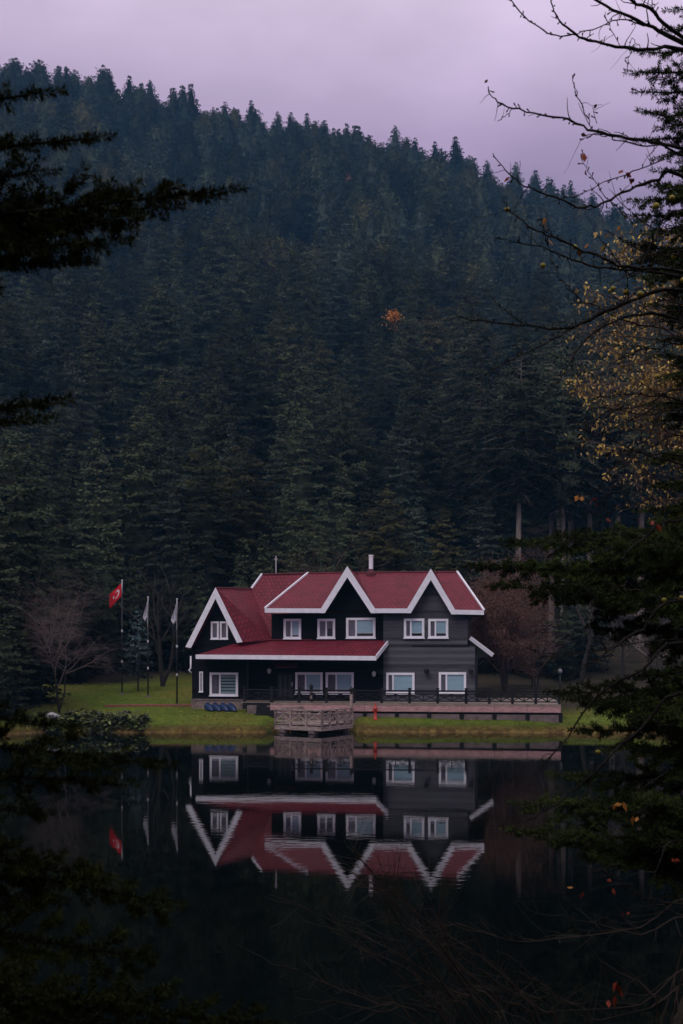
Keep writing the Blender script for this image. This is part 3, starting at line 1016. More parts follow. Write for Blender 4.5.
tag(mb.build('rock', 'rock'), 'single pale rock on the bank at the end of the leafy waterside bed', 'rock')

# ------------------------------------------------------------------ forest firs
def prof_pointed(t): return (1 - t ** 1.35) ** .85 * min(1, .6 + 3 * t) + .015
def prof_round(t): return max(0, 1 - t ** 2.3) ** .62 * min(1, .62 + 2 * t) * .97 + .02
def prof_column(t): return (1 - t ** 1.9) ** .85 * min(1, .6 + 2.5 * t) + .015


def fir_meshes(seed, H, R, zb, prof, tiers, nbr, leaf, wid, step, mt, droop=.22, limbs=True, bark='bark', lean=.5, core=.34, ctop=.72):
    r = random.Random(seed); g = np.random.default_rng(seed)
    tr = MB()
    tr.tube([(0, 0, -1), (0, 0, .4), (0.04, 0, H * .3), (-.03, .03, H * .65), (0, 0, H * .95)], [H * .0155, H * .0125, H * .010, H * .0042, .01], 8)
    Ps, As, Ss, Ls = [], [], [], []
    lump = [(r.random() * 6.28, r.uniform(.55, 1.0), r.randint(1, 3)) for _ in range(tiers)]
    for i in range(tiers):
        t = i / (tiers - 1)
        z = H * (zb + (1 - zb) * t ** .93)
        base = R * prof(t)
        nb = max(4, int(nbr * (.55 + .45 * (1 - t))))
        az0 = r.random() * 6.28
        for b in range(nb):
            az = az0 + 6.283 * (b + r.uniform(-.3, .3)) / nb
            pa, lo, k = lump[i]
            Lb = base * r.uniform(.72, 1.12) * (1 - (1 - lo) * (.5 + .5 * sin(k * az + pa)))
            if r.random() < .06: Lb *= .5
            d = np.array([cos(az), sin(az), 0.]); sd = np.array([-sin(az), cos(az), 0.])
            slope = -.12 + lean * t + r.uniform(-.22, .2); dr = droop * r.uniform(.6, 1.4)
            zj = z + r.uniform(-.7, .7) * H / tiers
            def pt(s): return d * Lb * s + np.array([0, 0, zj + slope * Lb * s - dr * Lb * s * s + .10 * Lb * s ** 4])
            if limbs and Lb > .8:
                tr.tube([pt(0), pt(.45), pt(.9)], [.035 + .008 * Lb, .03, .012], 3, cap=False)
            ns = max(2, int(Lb / step))
            for s in (np.arange(ns) + .6) / ns:
                if s < .18 and Lb > 1.5: continue
                p = pt(s)
                for sg in (-1, 1):
                    ll = (.42 * Lb * (1 - s) + leaf * .9) * r.uniform(.6, 1.15)
                    ld = d * .62 + sd * sg * .78 + np.array([0, 0, -.10 + r.uniform(-.18, .12)])
                    n = max(1, int(ll / (leaf * .75)))
                    q = (np.arange(n) + r.random() * .8)[:, None] / n
                    pp = p + ld * ll * q - np.array([0, 0, .12]) * (q * ll) ** 2
                    Ps.append(pp); As.append(np.repeat(ld[None], n, 0)); Ls.append(np.full(n, leaf))
            n = 2
            Ps.append(np.repeat(pt(.93)[None], n, 0)); As.append(np.repeat((d + np.array([0, 0, slope]))[None], n, 0)); Ls.append(np.full(n, leaf * .9))
    P = np.concatenate(Ps); Ax = np.concatenate(As); Ln = np.concatenate(Ls)
    P = P + g.normal(size=P.shape) * leaf * .16
    Ax = unit(Ax + g.normal(size=Ax.shape) * .28)
    up = unit(np.array([0, 0, .75]) + np.column_stack([P[:, :2] / np.maximum(np.linalg.norm(P[:, :2], axis=1, keepdims=True), .05), np.zeros(len(P))]) * .55 + g.normal(size=Ax.shape) * .5)
    S = unit(np.cross(Ax, up))
    Ln = Ln * g.uniform(.7, 1.3, len(Ln))
    V = kites(P, Ax, S, Ln, Ln * wid / leaf * .5, .12)
    # inner mass of the crown: ragged rings, so that no light passes right through
    nt_, na = max(10, tiers // 2), 11
    ring = []
    for j in range(nt_ + 1):
        t = j / nt_ * ctop
        zz_ = H * (zb + (1 - zb) * t * .985)
        ring.append([[cos(6.283 * (k + .5 * (j % 2)) / na) * q, sin(6.283 * (k + .5 * (j % 2)) / na) * q, zz_ - r.uniform(0, .5) * H / nt_] for k in range(na)
                     for q in [core * R * prof(t) * r.uniform(.70, 1.12) * (1.0 if j % 2 else .80)]])
    ring = np.array(ring)
    Q = np.stack([ring[:-1], np.roll(ring[:-1], -1, 1), np.roll(ring[1:], -1, 1), ring[1:]], 2).reshape(-1, 4, 3)
    V = np.concatenate([V, Q]); P = np.concatenate([P, Q.mean(1)])
    cz = P.copy(); rad_ = np.linalg.norm(cz[:, :2], axis=1, keepdims=True)
    nr = np.column_stack([cz[:, :2] / np.maximum(rad_, .05), np.zeros(len(P))]) * .8
    nr[:, 2] = -.55 + 2.1 * np.clip((cz[:, 2] / H - zb) / (1 - zb), 0, 1) ** 1.1  # normals tilt up high and down low: lighter tops, dimmer bases put in
    me = quads_mesh('crown', V, mt, unit(nr + g.normal(size=nr.shape) * .12))
    tm = bpy.data.meshes.new('trunk')
    tm.from_pydata(tr.v, [], tr.f); tm.materials.append(M[bark])
    return tm, me, H


KIND = {
    'pointed': fir_meshes(1, 24, 5.4, .04, prof_pointed, 36, 10, .27, .22, .20, 'fir', .26),
    'pointed_blue': fir_meshes(2, 25, 5.1, .04, prof_pointed, 37, 10, .27, .22, .20, 'fir_blue', .26),
    'round': fir_meshes(3, 24, 6.0, .06, prof_round, 31, 11, .29, .23, .22, 'fir', .32),
    'round_warm': fir_meshes(4, 22, 5.6, .04, prof_round, 30, 11, .28, .23, .22, 'fir_warm', .30),
    'column': fir_meshes(5, 26, 5.0, .05, prof_column, 37, 10, .27, .22, .20, 'fir', .36),
    'column_blue': fir_meshes(6, 25, 5.6, .06, prof_column, 32, 10, .28, .23, .21, 'fir_blue', .34),
    'high': fir_meshes(7, 30, 5.2, .48, prof_column, 25, 10, .30, .23, .22, 'fir', .36, bark='pale_bark', core=.12),
    'young': fir_meshes(8, 12, 3.3, .02, prof_pointed, 24, 9, .25, .19, .20, 'fir', .16),
    'bluespruce': fir_meshes(9, 6.4, 1.75, .26, prof_pointed, 13, 9, .22, .14, .15, 'spruce', .10, lean=.35, core=.15),
}
KINDH = {k: v[2] for k, v in KIND.items()}


def fir(kind, x, y, h, sxy, label, name='fir_tree', cat='fir', group='firs of the hillside forest', rz=None):
    tm, cm, H = KIND[kind]
    t = thing(name, (x, y, gz(x, y) - .1), label, cat, group)
    k = h / H
    t.scale = (k * sxy, k * sxy, k)
    t.rotation_euler = (random.uniform(-.02, .02), random.uniform(-.02, .02), random.uniform(0, 6.28) if rz is None else rz)
    link_mesh('trunk', tm, t); link_mesh('crown', cm, t)
    return t


placed = []
FRONT = [  # (px, top row, distance, kind, width, label)
    (-14, 470, 69, 'pointed', 1.1, 'dark fir at the lake corner, its low branches over the water'),
    (30, 560, 73, 'young', 1.2, 'low dark fir under the big one at the lake corner'),
    (6, 600, 67, 'young', 1.3, 'small wide fir touching the lake corner bank'),
    (72, 585, 88, 'young', 1.1, 'small fir seen through the twigs of the bare mauve tree'),
    (14, 436, 74, 'round', 1.05, 'big dark fir at the lake corner overhanging the bare mauve tree'),
    (62, 470, 86, 'column', 1.1, 'dark fir rising directly behind the bare mauve tree'),
    (100, 430, 96, 'pointed', 1.05, 'dark fir standing behind the red flag'),
    (139, 408, 103, 'round', 1.0, 'broad fir rising behind the blue spruce'),
    (176, 425, 97, 'pointed_blue', 1.05, 'fir standing behind the flagpole next to the house'),
    (208, 452, 94, 'column', 1.05, 'fir standing behind the peak of the wing gable'),
    (246, 441, 98, 'round_warm', 1.0, 'olive round-topped fir behind the wing roof'),
    (292, 476, 95, 'pointed', .95, 'lower olive fir behind the mast on the roof'),
    (318, 494, 92, 'pointed', .8, 'small fir between the roof mast and the first front gable'),
    (342, 459, 99, 'pointed', .95, 'pointed fir rising behind the first front gable'),
    (388, 487, 95, 'round_warm', .95, 'olive fir with ragged top behind the chimney'),
    (416, 500, 101, 'column_blue', .95, 'dark fir in the gap behind the two front gables'),
    (446, 508, 94, 'round_warm', .8, 'small yellowish fir behind the end of the roof ridge'),
    (489, 441, 108, 'pointed_blue', 1.05, 'paler fir standing before the tall bare trunks'),
    (421, 350, 128, 'pointed', 1.1, 'very tall broad fir high behind the second front gable'),
    (404, 389, 119, 'pointed_blue', .95, 'tall pointed fir in front of the broadest tall fir'),
    (343, 398, 122, 'round', 1.05, 'round-topped fir in the second row behind the first front gable'),
    (301, 405, 118, 'column', 1.0, 'columnar fir in the second row above the roof mast'),
    (212, 380, 116, 'round', 1.0, 'round-topped fir in the second row above the wing gable'),
    (258, 343, 140, 'round', 1.0, 'round-topped fir in the third row above the wing roof'),
    (170, 372, 118, 'pointed', 1.0, 'pointed fir in the second row above the white flags'),
    (517, 330, 106, 'high', .95, 'high-crowned fir with the palest and thickest bare trunk'),
    (551, 345, 112, 'high', .9, 'high-crowned fir with a thin bare trunk in the dark gap'),
    (563, 352, 108, 'high', .9, 'high-crowned fir with a pale bare trunk beside a thinner one'),
    (590, 340, 110, 'high', .95, 'high-crowned fir with a bare trunk seen behind the golden leaves'),
    (478, 365, 118, 'high', .95, 'high-crowned fir with a bare trunk rising over the paler fir'),
    (612, 360, 116, 'high', .9, 'high-crowned fir half hidden behind the golden leaved tree'),
    (640, 330, 108, 'high', 1., 'high-crowned fir behind the lakeside fir with its lower trunk hidden'),
]
for px, top, Y, kind, w, lab in FRONT:
    p = at(px, top, Y)
    fir(kind, p.x, Y, p.z - gz(p.x, Y), w * (1.1 if kind != 'high' else 1), lab)
    placed.append((p.x, Y, 4.8))
# rows that fill the slope
cand = []
Y = 96.
while Y < RIDGE + 22:
    sp = float(np.interp(Y, [180, 400], [8.1, 7.4]))
    half = .40 * Y + 14
    x = -half + random.random() * sp
    while x < half:
        cand.append((x + random.uniform(-.4, .4) * sp, Y + random.uniform(-.42, .42) * sp))
        x += sp
    Y += sp * .92
big, rest = [], []
for x, y in cand:
    if any((x - a) ** 2 + (y - b) ** 2 < r * r for a, b, r in placed): continue
    if y < 93 + 1.5 * sin(x): continue
    if 485 < 341.5 + F * x / y < 640 and y < 116: continue
    (big if abs(x) < .305 * y + 3 else rest).append((x, y))
big.sort(key=lambda c: c[1])
NB = 240
rest += big[NB:]
big = big[:NB]
ZONES = [(-.2, 'dark fir crowded among others on the lower slope behind the flagpoles', 'lower slope firs behind the flagpoles'),
         (.10, 'dark fir crowded among others on the lower slope behind the house', 'lower slope firs behind the house'),
         (9, 'dark fir crowded among others on the lower slope beyond the terrace end', 'lower slope firs beyond the terrace')]
for x, y in big:
    u = 341.5 + F * x / y
    if u > 470 and y < 150 and random.random() < .75:
        kind = 'high'
    else:
        kind = random.choices(['pointed', 'pointed_blue', 'round', 'round_warm', 'column', 'column_blue'], [2.2, 1.4, 4.6, 2.4, 1.2, 1.8])[0]
    h = KINDH[kind] * random.uniform(.58, 1.12) * (.80 if y < 112 else 1)
    z = next(q for q in ZONES if x / y < q[0])
    fir(kind, x, y, h, random.uniform(.95, 1.2) * (KINDH[kind] / h) ** .55 if kind != 'high' else 1., z[1], group=z[2])

for k in range(22):
    px = 20 + k * 27 + random.uniform(-9, 9); Y = random.uniform(89.5, 94)
    x = (px - 341.5) / F * Y
    fir('young', x, Y, random.uniform(7.5, 10.5) if px > 470 else random.uniform(7, 12), random.uniform(.9, 1.3),
        'young dark fir in the low row closing the forest edge', name='young_fir', group='young firs of the forest edge')

# the many firs of the upper slope: one object, points that carry fir copies
far_col = bpy.data.collections.new('far_fir_models')
FARK = [('pointed', 11, 24, 5.6, .1, prof_pointed, 30, 9, .52, .46, .40, 'fir'), ('column', 12, 26, 5.3, .1, prof_column, 30, 9, .52, .46, .40, 'fir_blue'),
        ('round', 13, 23, 6.2, .1, prof_round, 26, 10, .55, .48, .42, 'fir'), ('pointed_blue', 14, 25, 5.3, .1, prof_pointed, 31, 9, .52, .45, .40, 'fir_blue'),
        ('round_warm', 15, 21, 6.0, .1, prof_round, 25, 10, .52, .46, .42, 'fir_warm'), ('russet', 16, 18, 5.2, .2, prof_round, 20, 9, .5, .38, .5, 'russet_crown')]
for i, a in enumerate(FARK):
    tm, cm, H = fir_meshes(*a[1:11], mt=a[11], limbs=False, core=.62, ctop=.97)
    bm_v = [v.co[:] for v in tm.vertices]; bm_f = [p.vertices[:] for p in tm.polygons]
    n0 = len(cm.vertices)
    me = bpy.data.meshes.new('far_fir')
    allv = [v.co[:] for v in cm.vertices] + bm_v
    allf = [p.vertices[:] for p in cm.polygons] + [tuple(n0 + q for q in f) for f in bm_f]
    me.from_pydata(allv, [], allf)
    vn = np.zeros((len(allv), 3), np.float32); ln_ = np.zeros(n0 * 3, np.float32)
    cm.attributes['lean'].data.foreach_get('vector', ln_); vn[:n0] = ln_.reshape(-1, 3)
    la = me.attributes.new('lean', 'FLOAT_VECTOR', 'POINT'); la.data.foreach_set('vector', vn.reshape(-1))
    me.materials.append(M[a[11]]); me.materials.append(M['bark'])
    mi = np.zeros(len(allf), np.int32); mi[len(cm.polygons):] = 1
    me.polygons.foreach_set('material_index', mi)
    o = bpy.data.objects.new('far_fir_%s' % 'abcdef'[i], me)
    far_col.objects.link(o)
pts = np.array(rest)
zs = ground(pts[:, 0], pts[:, 1]) - .2
me = bpy.data.meshes.new('hillside_forest')
me.from_pydata(np.column_stack([pts, zs]).tolist(), [], [])
n = len(pts)
kindi = rng.choice(6, n, p=[.22, .14, .28, .15, .18, .03]).astype(np.int32)
a_ = me.attributes.new('kind', 'INT', 'POINT'); a_.data.foreach_set('value', kindi)
a_ = me.attributes.new('spin', 'FLOAT', 'POINT'); a_.data.foreach_set('value', (rng.random(n) * 6.28).astype(np.float32))
sz = rng.uniform(.66, 1.08, n) * np.interp(pts[:, 1], [200, 400], [1., .9]) * np.where(kindi == 5, .8, 1) * np.where(rng.random(n) < .08, 1.18, 1)
a_ = me.attributes.new('size', 'FLOAT', 'POINT'); a_.data.foreach_set('value', sz.astype(np.float32))
a_ = me.attributes.new('girth', 'FLOAT', 'POINT'); a_.data.foreach_set('value', (sz * rng.uniform(1.0, 1.35, n)).astype(np.float32))
forest = tag(link_mesh('hillside_forest', me), 'dense blue-green fir forest covering the upper slope up to the skyline', 'forest', kind='stuff')
ng = bpy.data.node_groups.new('forest_points', 'GeometryNodeTree')
ng.interface.new_socket('Geometry', in_out='INPUT', socket_type='NodeSocketGeometry')
ng.interface.new_socket('Geometry', in_out='OUTPUT', socket_type='NodeSocketGeometry')
gn, gl_ = ng.nodes, ng.links
gi, go = gn.new('NodeGroupInput'), gn.new('NodeGroupOutput')
ci = gn.new('GeometryNodeCollectionInfo'); ci.inputs['Collection'].default_value = far_col; ci.inputs['Separate Children'].default_value = True
iop = gn.new('GeometryNodeInstanceOnPoints'); iop.inputs['Pick Instance'].default_value = True


def named(nm, ty):
    q = gn.new('GeometryNodeInputNamedAttribute'); q.data_type = ty; q.inputs['Name'].default_value = nm
    return q.outputs['Attribute']


cx = gn.new('ShaderNodeCombineXYZ')
gl_.new(named('spin', 'FLOAT'), cx.inputs['Z'])
gl_.new(gi.outputs[0], iop.inputs['Points'])
gl_.new(ci.outputs[0], iop.inputs['Instance'])
gl_.new(named('kind', 'INT'), iop.inputs['Instance Index'])
gl_.new(cx.outputs[0], iop.inputs['Rotation'])
sx = gn.new('ShaderNodeCombineXYZ')
for ax_, nm_ in (('X', 'girth'), ('Y', 'girth'), ('Z', 'size')):
    gl_.new(named(nm_, 'FLOAT'), sx.inputs[ax_])
gl_.new(sx.outputs[0], iop.inputs['Scale'])
gl_.new(iop.outputs[0], go.inputs[0])
md = forest.modifiers.new('copies', 'NODES'); md.node_group = ng

# unseen firs added behind and beside the camera to block sky light
for i, (x, y, k_) in enumerate([(-6, -5, 'round'), (1.5, -7, 'column'), (8, -4, 'pointed'), (-11, 1, 'column_blue'), (13, 3, 'round'), (-3, -14, 'pointed'), (6, -15, 'round'), (14, -10, 'column'), (-13, -9, 'pointed_blue'), (-9.5, 9, 'column'), (12, 12, 'pointed')]):
    fir(k_, x, y, KINDH[k_] * random.uniform(.85, 1.05), 1.0, 'tall dark fir added out of view on the near bank to shade the viewpoint', group='unseen firs added to shade the viewpoint')

# blue spruce on the lawn
p = at(138, 611, 81)
fir('bluespruce', p.x, 81, p.z - gz(p.x, 81), 1.0, 'small blue-grey spruce on the lawn between the flagpoles', name='spruce_tree', cat='spruce', group=None)


# ------------------------------------------------------------------ bare and leafy broad trees
def bare_meshes(seed, H, spread, first=.22, weep=0., nkids=(4, 6), levels=4, r0=.14, twigl=.55, up=.35, forks=3):
    r = random.Random(seed)
    trunk, br = MB(), MB()
    tips = []

    def grow(p, d, ln, rad, lv):
        n = 4 if lv < 2 else 3
        pts = [Vector(p)]
        dd = Vector(d)
        for i in range(n):
            dd = (dd + Vector((r.gauss(0, .16), r.gauss(0, .16), r.gauss(0, .10) + (up * .18 if lv < 2 else -weep)))).normalized()
            pts.append(pts[-1] + dd * ln / n)
        rr = [rad * (1 - .62 * i / n) for i in range(n + 1)]
        (trunk if lv == 0 else br).tube(pts, rr, 6 if lv == 0 else (4 if lv == 1 else 3), cap=False)
        if lv >= levels:
            tips.append((pts[-1], dd)); tips.append((pts[1], dd)); return
        k = r.randint(*nkids) + (2 if lv == 0 else 0)
        for j in range(k):
            f = r.uniform(first if lv == 0 else .2, 1)
            i = min(n - 1, int(f * n)); q = pts[i].lerp(pts[i + 1], f * n - i)
            a = r.uniform(0, 6.28)
            side = Vector((cos(a), sin(a), r.uniform(-.1, .5)))
            nd = (dd * r.uniform(.35, .9) + side * r.uniform(.55, 1.0) * spread).normalized()
            grow(q, nd, ln * r.uniform(.42, .68) * (twigl / .55), rad * (1 - .55 * f) * .55, lv + 1)
    for k in range(forks):
        grow(Vector((r.gauss(0, .12), r.gauss(0, .12), -.2)), Vector((r.gauss(0, .14 if forks > 1 else .05), r.gauss(0, .14), 1)).normalized(), H * r.uniform(.62, .8), r0 * (1 if k == 0 else .7), 0)
    return trunk, br, tips


def bare_tree(name, x, y, label, m, leaves=None, scale=(1, 1, 1), **kw):
    z = gz(x, y)
    t = thing(name, (x, y, z), label, 'tree')
    tr, br, tips = bare_meshes(**kw)
    for nm, mb, mm in (('trunk', tr, kw.get('bark', 'dark_bark')), ('crown', br, m)):
        me = bpy.data.meshes.new(nm); me.from_pydata(mb.v, [], mb.f); me.materials.append(M[mm]); link_mesh(nm, me, t)
    if leaves:
        mm, ln, per = leaves
        P = np.array([q[0][:] for q in tips for _ in range(per)]); P = P + rng.normal(size=P.shape) * ln * 1.6
        Ax = unit(rng.normal(size=P.shape) - np.array([0, 0, .4])); S = unit(np.cross(Ax, rng.normal(size=P.shape)))
        link_mesh('leaves', quads_mesh('leaves', kites(P, Ax, S, ln * rng.uniform(.6, 1.3, len(P)), ln * .3), mm), t)
    t.scale = scale
    return t


p = at(58, 700, 70)
bare_tree('bare_tree', p.x, 70, 'bare mauve-grey tree with fine drooping twigs on the bank beside the leafy bed', 'pink_twig', seed=21, H=9.8, spread=1.0, weep=.14, levels=4, nkids=(7, 9), r0=.12, forks=2, first=.3, scale=(.72, .72, .92))
p = at(160, 690, 85)
bare_tree('bare_tree', p.x, 85, 'dark bare tree between the white flags at the forest edge', 'dark_bark', seed=23, H=10, spread=.9, levels=4, nkids=(3, 5), r0=.2, forks=2)
p = at(504, 690, 79)
bare_tree('russet_tree', p.x, 79, 'dense russet-brown leafless tree beyond the end wall of the house', 'red_twig', seed=24, H=7.8, spread=.95, weep=.07, levels=4, nkids=(6, 7), r0=.13, forks=4, leaves=('russet_leaf', .11, 2))
p = at(535, 690, 84)
bare_tree('russet_tree', p.x, 84, 'lower dull brown leafless tree behind the end of the terrace', 'red_twig', seed=25, H=5.2, spread=1.1, weep=.04, levels=4, nkids=(4, 6), r0=.1, forks=3)
p = at(315, 650, 86)
bare_tree('bare_tree', p.x, 86, 'brown bare tree showing over the roof ridge beside the mast', 'red_twig', seed=26, H=12.4, spread=1.1, weep=.04, levels=4, nkids=(4, 6), r0=.16, forks=2)
p = at(582, 690, 86)
bare_tree('bare_tree', p.x, 86, 'bare grey tree with a straight pale trunk past the garden lamp', 'twig', seed=27, H=11, spread=.9, levels=4, nkids=(3, 5), r0=.2, forks=1)
p = at(655, 690, 80)
bare_tree('bare_tree', p.x, 80, 'bare greyish tree seen through the branches of the lakeside fir', 'pink_twig', seed=28, H=10, spread=1.0, levels=4, nkids=(4, 5), r0=.16, forks=2)
p = at(625, 690, 88)
bare_tree('bare_tree', p.x, 88, 'thin bare tree at the forest edge behind the lakeside fir', 'twig', seed=29, H=10, spread=1.0, levels=4, nkids=(4, 5), r0=.14, forks=2)
# autumn tree glowing in the forest
p = at(394, 312, 163)
za = gz(p.x, 163)
au = thing('autumn_tree', (p.x, 163, za), 'single bright orange treetop glowing in the dark forest', 'tree')
mb = MB(); mb.tube([(p.x, 163, za - .5), (p.x + .2, 163, (za + p.z) / 2), (p.x, 163, p.z - .3)], [.25, .17, .03], 6)
for k in range(9):
    a = k * 2.4; mb.tube([(p.x, 163, p.z - 2.6 + k * .2), (p.x + .5 * cos(a), 163 + .5 * sin(a), p.z - 1.6 + k * .17), (p.x + .85 * cos(a), 163 + .8 * sin(a), p.z - 1.0 + k * .12)], [.05, .035, .01], 4)
mb.build('trunk', 'dark_bark', au)
n = 420
P = rng.normal(size=(n, 3)) * np.array([.48, .48, .36]) + np.array([0, 0, p.z - za - .55])
P[300:] = rng.normal(size=(120, 3)) * np.array([.55, .5, .5]) + np.array([-.2, 0, p.z - za - 1.3])
Ax = unit(rng.normal(size=P.shape)); S = unit(np.cross(Ax, rng.normal(size=P.shape)))
link_mesh('crown', quads_mesh('crown', kites(P, Ax, S, rng.uniform(.2, .38, n), .085), 'orange_leaf'), au)

# leafy waterside bed
for i in range(24):
    px = 36 + i * 4.7 + random.uniform(-1.5, 1.5)
    Y = 66.5 + random.uniform(0, .9)
    b0 = at(px, 730, Y); z = gz(b0.x, Y)
    k_ = random.uniform(.5, .8) * (1 if px < 130 else .75)
    pl = thing('waterside_plant', (b0.x, Y, z), 'broad-leaved plant in the leafy bed along the water edge', 'plant', 'broad-leaved plants of the waterside bed')
    n = 80
    P = np.column_stack([rng.normal(size=n) * .42, rng.normal(size=n) * .36 - .2, rng.uniform(-.5, .95, n)]) * k_
    Ax = unit(np.column_stack([rng.normal(size=n), rng.normal(size=n) - .4, rng.uniform(-.3, .8, n)]))
    S = unit(np.cross(Ax, np.array([0, -.3, 1.]) + rng.normal(size=Ax.shape) * .4))
    V = kites(P, Ax, S, rng.uniform(.22, .46, n), rng.uniform(.08, .15, n), .25)
    link_mesh('foliage', quads_mesh('foliage', V, 'green_leaf' if (i * 7) % 5 in (0, 2) else 'purple_leaf'), pl)
    mb = MB()
    for k in range(7):
        a = random.uniform(0, 6.28); mb.tube([(b0.x, Y, z - .05), (b0.x + .2 * cos(a), Y + .2 * sin(a), z + .45 * k_), (b0.x + .32 * cos(a), Y + .32 * sin(a), z + .95 * k_)], [.016, .012, .006], 3)
    mb.build('stem', 'twig', pl)


# grass tufts: dry along the water, green on the lawn
def tufts(name, m, n, xy, h, label):
    x, y = xy(n)
    z = ground(x, y)
    ok = z > .03
    x, y, z = x[ok], y[ok], z[ok]; n = len(x)
    P = np.repeat(np.column_stack([x, y, z - .02]), 5, 0) + rng.normal(size=(n * 5, 3)) * np.array([.05, .05, 0])
    Ax = unit(np.column_stack([rng.normal(size=n * 5) * .45, rng.normal(size=n * 5) * .45, np.ones(n * 5)]))
    S = unit(np.cross(Ax, rng.normal(size=Ax.shape)))
    V = kites(P, Ax, S, h * rng.uniform(.5, 1.3, n * 5), h * .07, .15)
    return tag(link_mesh(name, quads_mesh(name, V, m)), label, 'grass', kind='stuff')


def edge_xy(n):
    x = rng.uniform(-21, 21, n)
    return x, shore_far(x) + np.abs(rng.normal(size=n)) * .20 + .03


def lawn_xy(n):
    x = rng.uniform(-24, 26, n)
    return x, shore_far(x) + .6 + np.where(x > 7, 6, 23) * rng.random(n) ** 1.5


def fallen(n):
    x, y = lawn_xy(n); x = np.where(rng.random(n) < .6, -np.abs(x), x); z = ground(x, y)
    P = np.column_stack([x, y, z + .035]); A_ = unit(np.column_stack([rng.normal(size=n), rng.normal(size=n), rng.normal(size=n) * .2]))
    S = unit(np.cross(A_, np.array([0, 0, 1.]) + rng.normal(size=A_.shape) * .3))
    tag(link_mesh('fallen_leaves', quads_mesh('fallen_leaves', kites(P, A_, S, rng.uniform(.07, .15, n), .04), 'tan_leaf')), 'brown fallen leaves scattered over the lawn', 'leaves', kind='stuff')


fallen(700)
tufts('shore_grass', 'dry_grass', 3000, edge_xy, .15, 'dry brown and yellow grass hanging along the lake edge')
tufts('lawn_grass', 'lawn_grass', 16000, lawn_xy, .10, 'short green and yellowish grass of the lawn')


# ------------------------------------------------------------------ firs close to the camera
def limb(pts, reach, sp, sub, r0, seed, wood, shoots, droop=.1, vs=.5, roll=0., tipw=.16):
    """one fir limb along pts: side shoots left and right in a flat spray, each with its own side shoots"""
    r = random.Random(seed)
    pts = [Vector(p) for p in pts]
    seg = [(pts[i + 1] - pts[i]).length for i in range(len(pts) - 1)]
    tot = sum(seg)

    def P(t):
        d = t * tot
        for i, s in enumerate(seg):
            if d <= s or i == len(seg) - 1:
                return pts[i].lerp(pts[i + 1], min(1, d / s)), (pts[i + 1] - pts[i]).normalized()
            d -= s
    wood.tube(pts, [r0 * (1 - .8 * i / (len(pts) - 1)) for i in range(len(pts))], 6)
    n = max(3, int(tot / sp)); q0 = None
    for i in range(n + 1):
        t = .12 + .88 * i / n
        q, d = P(t)
        if q0 is not None: shoots.append((q0[:], q[:]))
        q0 = q if t > .35 else None
        side = d.cross(Vector((0, 0, 1))).normalized()
        side = (side * cos(roll) + side.cross(d) * sin(roll)).normalized()
        tap = min(1, 1.35 * (1 - t) + tipw) * min(1, .35 + t * 1.6)
        for sg in (-1, 1):
            if r.random() < .12: continue
            ln = reach * tap * r.uniform(.65, 1.12)
            ld = (d * r.uniform(.55, .85) + side * sg * r.uniform(.35, .85) + Vector((0, 0, r.uniform(-vs * 1.25, vs)))).normalized()
            mid = q + ld * ln * .55 - Vector((0, 0, droop * ln * .25)); en = q + (ld * .8 + d * .25).normalized() * ln - Vector((0, 0, droop * ln * r.uniform(.3, 1.2)))
            shoots.append((q.lerp(mid, .12)[:], mid[:])); shoots.append((mid[:], en[:]))
            if ln > .12: wood.tube([q, mid, en], [r0 * .3, r0 * .2, r0 * .1], 3, cap=False)
            m = int(ln / sub)
            for k in range(m):
                s = (k + .7) / (m + .3)
                pq = q.lerp(mid, s / .55) if s < .55 else mid.lerp(en, (s - .55) / .45)
                s2 = ld.cross(Vector((0, 0, 1))).normalized()
                for sg2 in (-1, 1):
                    l2 = min(.42 * ln * (1 - s) + sub * .7, reach * .45) * r.uniform(.7, 1.2)
                    dd = (ld * r.uniform(.5, .8) + s2 * sg2 * r.uniform(.4, .8) + Vector((0, 0, r.uniform(-.45, .45)))).normalized()
                    shoots.append((pq[:], (pq + dd * l2)[:]))
    q, d = P(1.0)
    shoots.append((q[:], (q + d * sub * 1.5)[:]))


def near_fir(name, base, height, tr, limbs, label, needle_kw, leafmat, sp, sub, vs=.5, roll=0.):
    t = thing(name, base, label, 'fir')
    mb = MB(); bx = Vector(base)
    mb.tube([bx + Vector((0, 0, -.3)), bx + Vector((0, 0, .3)), bx + Vector((.03, 0, height * .5)), bx + Vector((0, 0, height))], [tr * 1.25, tr, tr * .6, .02], 12)
    mb.build('trunk', 'dark_bark', t, True)
    for i, (pts, reach, r0, dr) in enumerate(limbs):
        wood, shoots = MB(), []
        limb(pts, reach, sp, sub, r0, 100 + i, wood, shoots, dr, vs, roll * (1 if i % 2 else -1) * random.uniform(.7, 1.3), .16 if roll == 0 else .34)
        o = wood.build('branch', 'dark_bark', t)
        V = needles(shoots, **needle_kw)
        link_mesh('needles', quads_mesh('needles', V - np.array(origin(t)), leafmat), o)
    return t


def bow(a, b, sag=.0, k=5, wob=.0, seed=0):
    r = random.Random(seed)
    a, b = Vector(a), Vector(b)
    return [a.lerp(b, i / k) + Vector((r.gauss(0, wob), r.gauss(0, wob), sag * 4 * (i / k) * (1 - i / k))) for i in range(k + 1)]


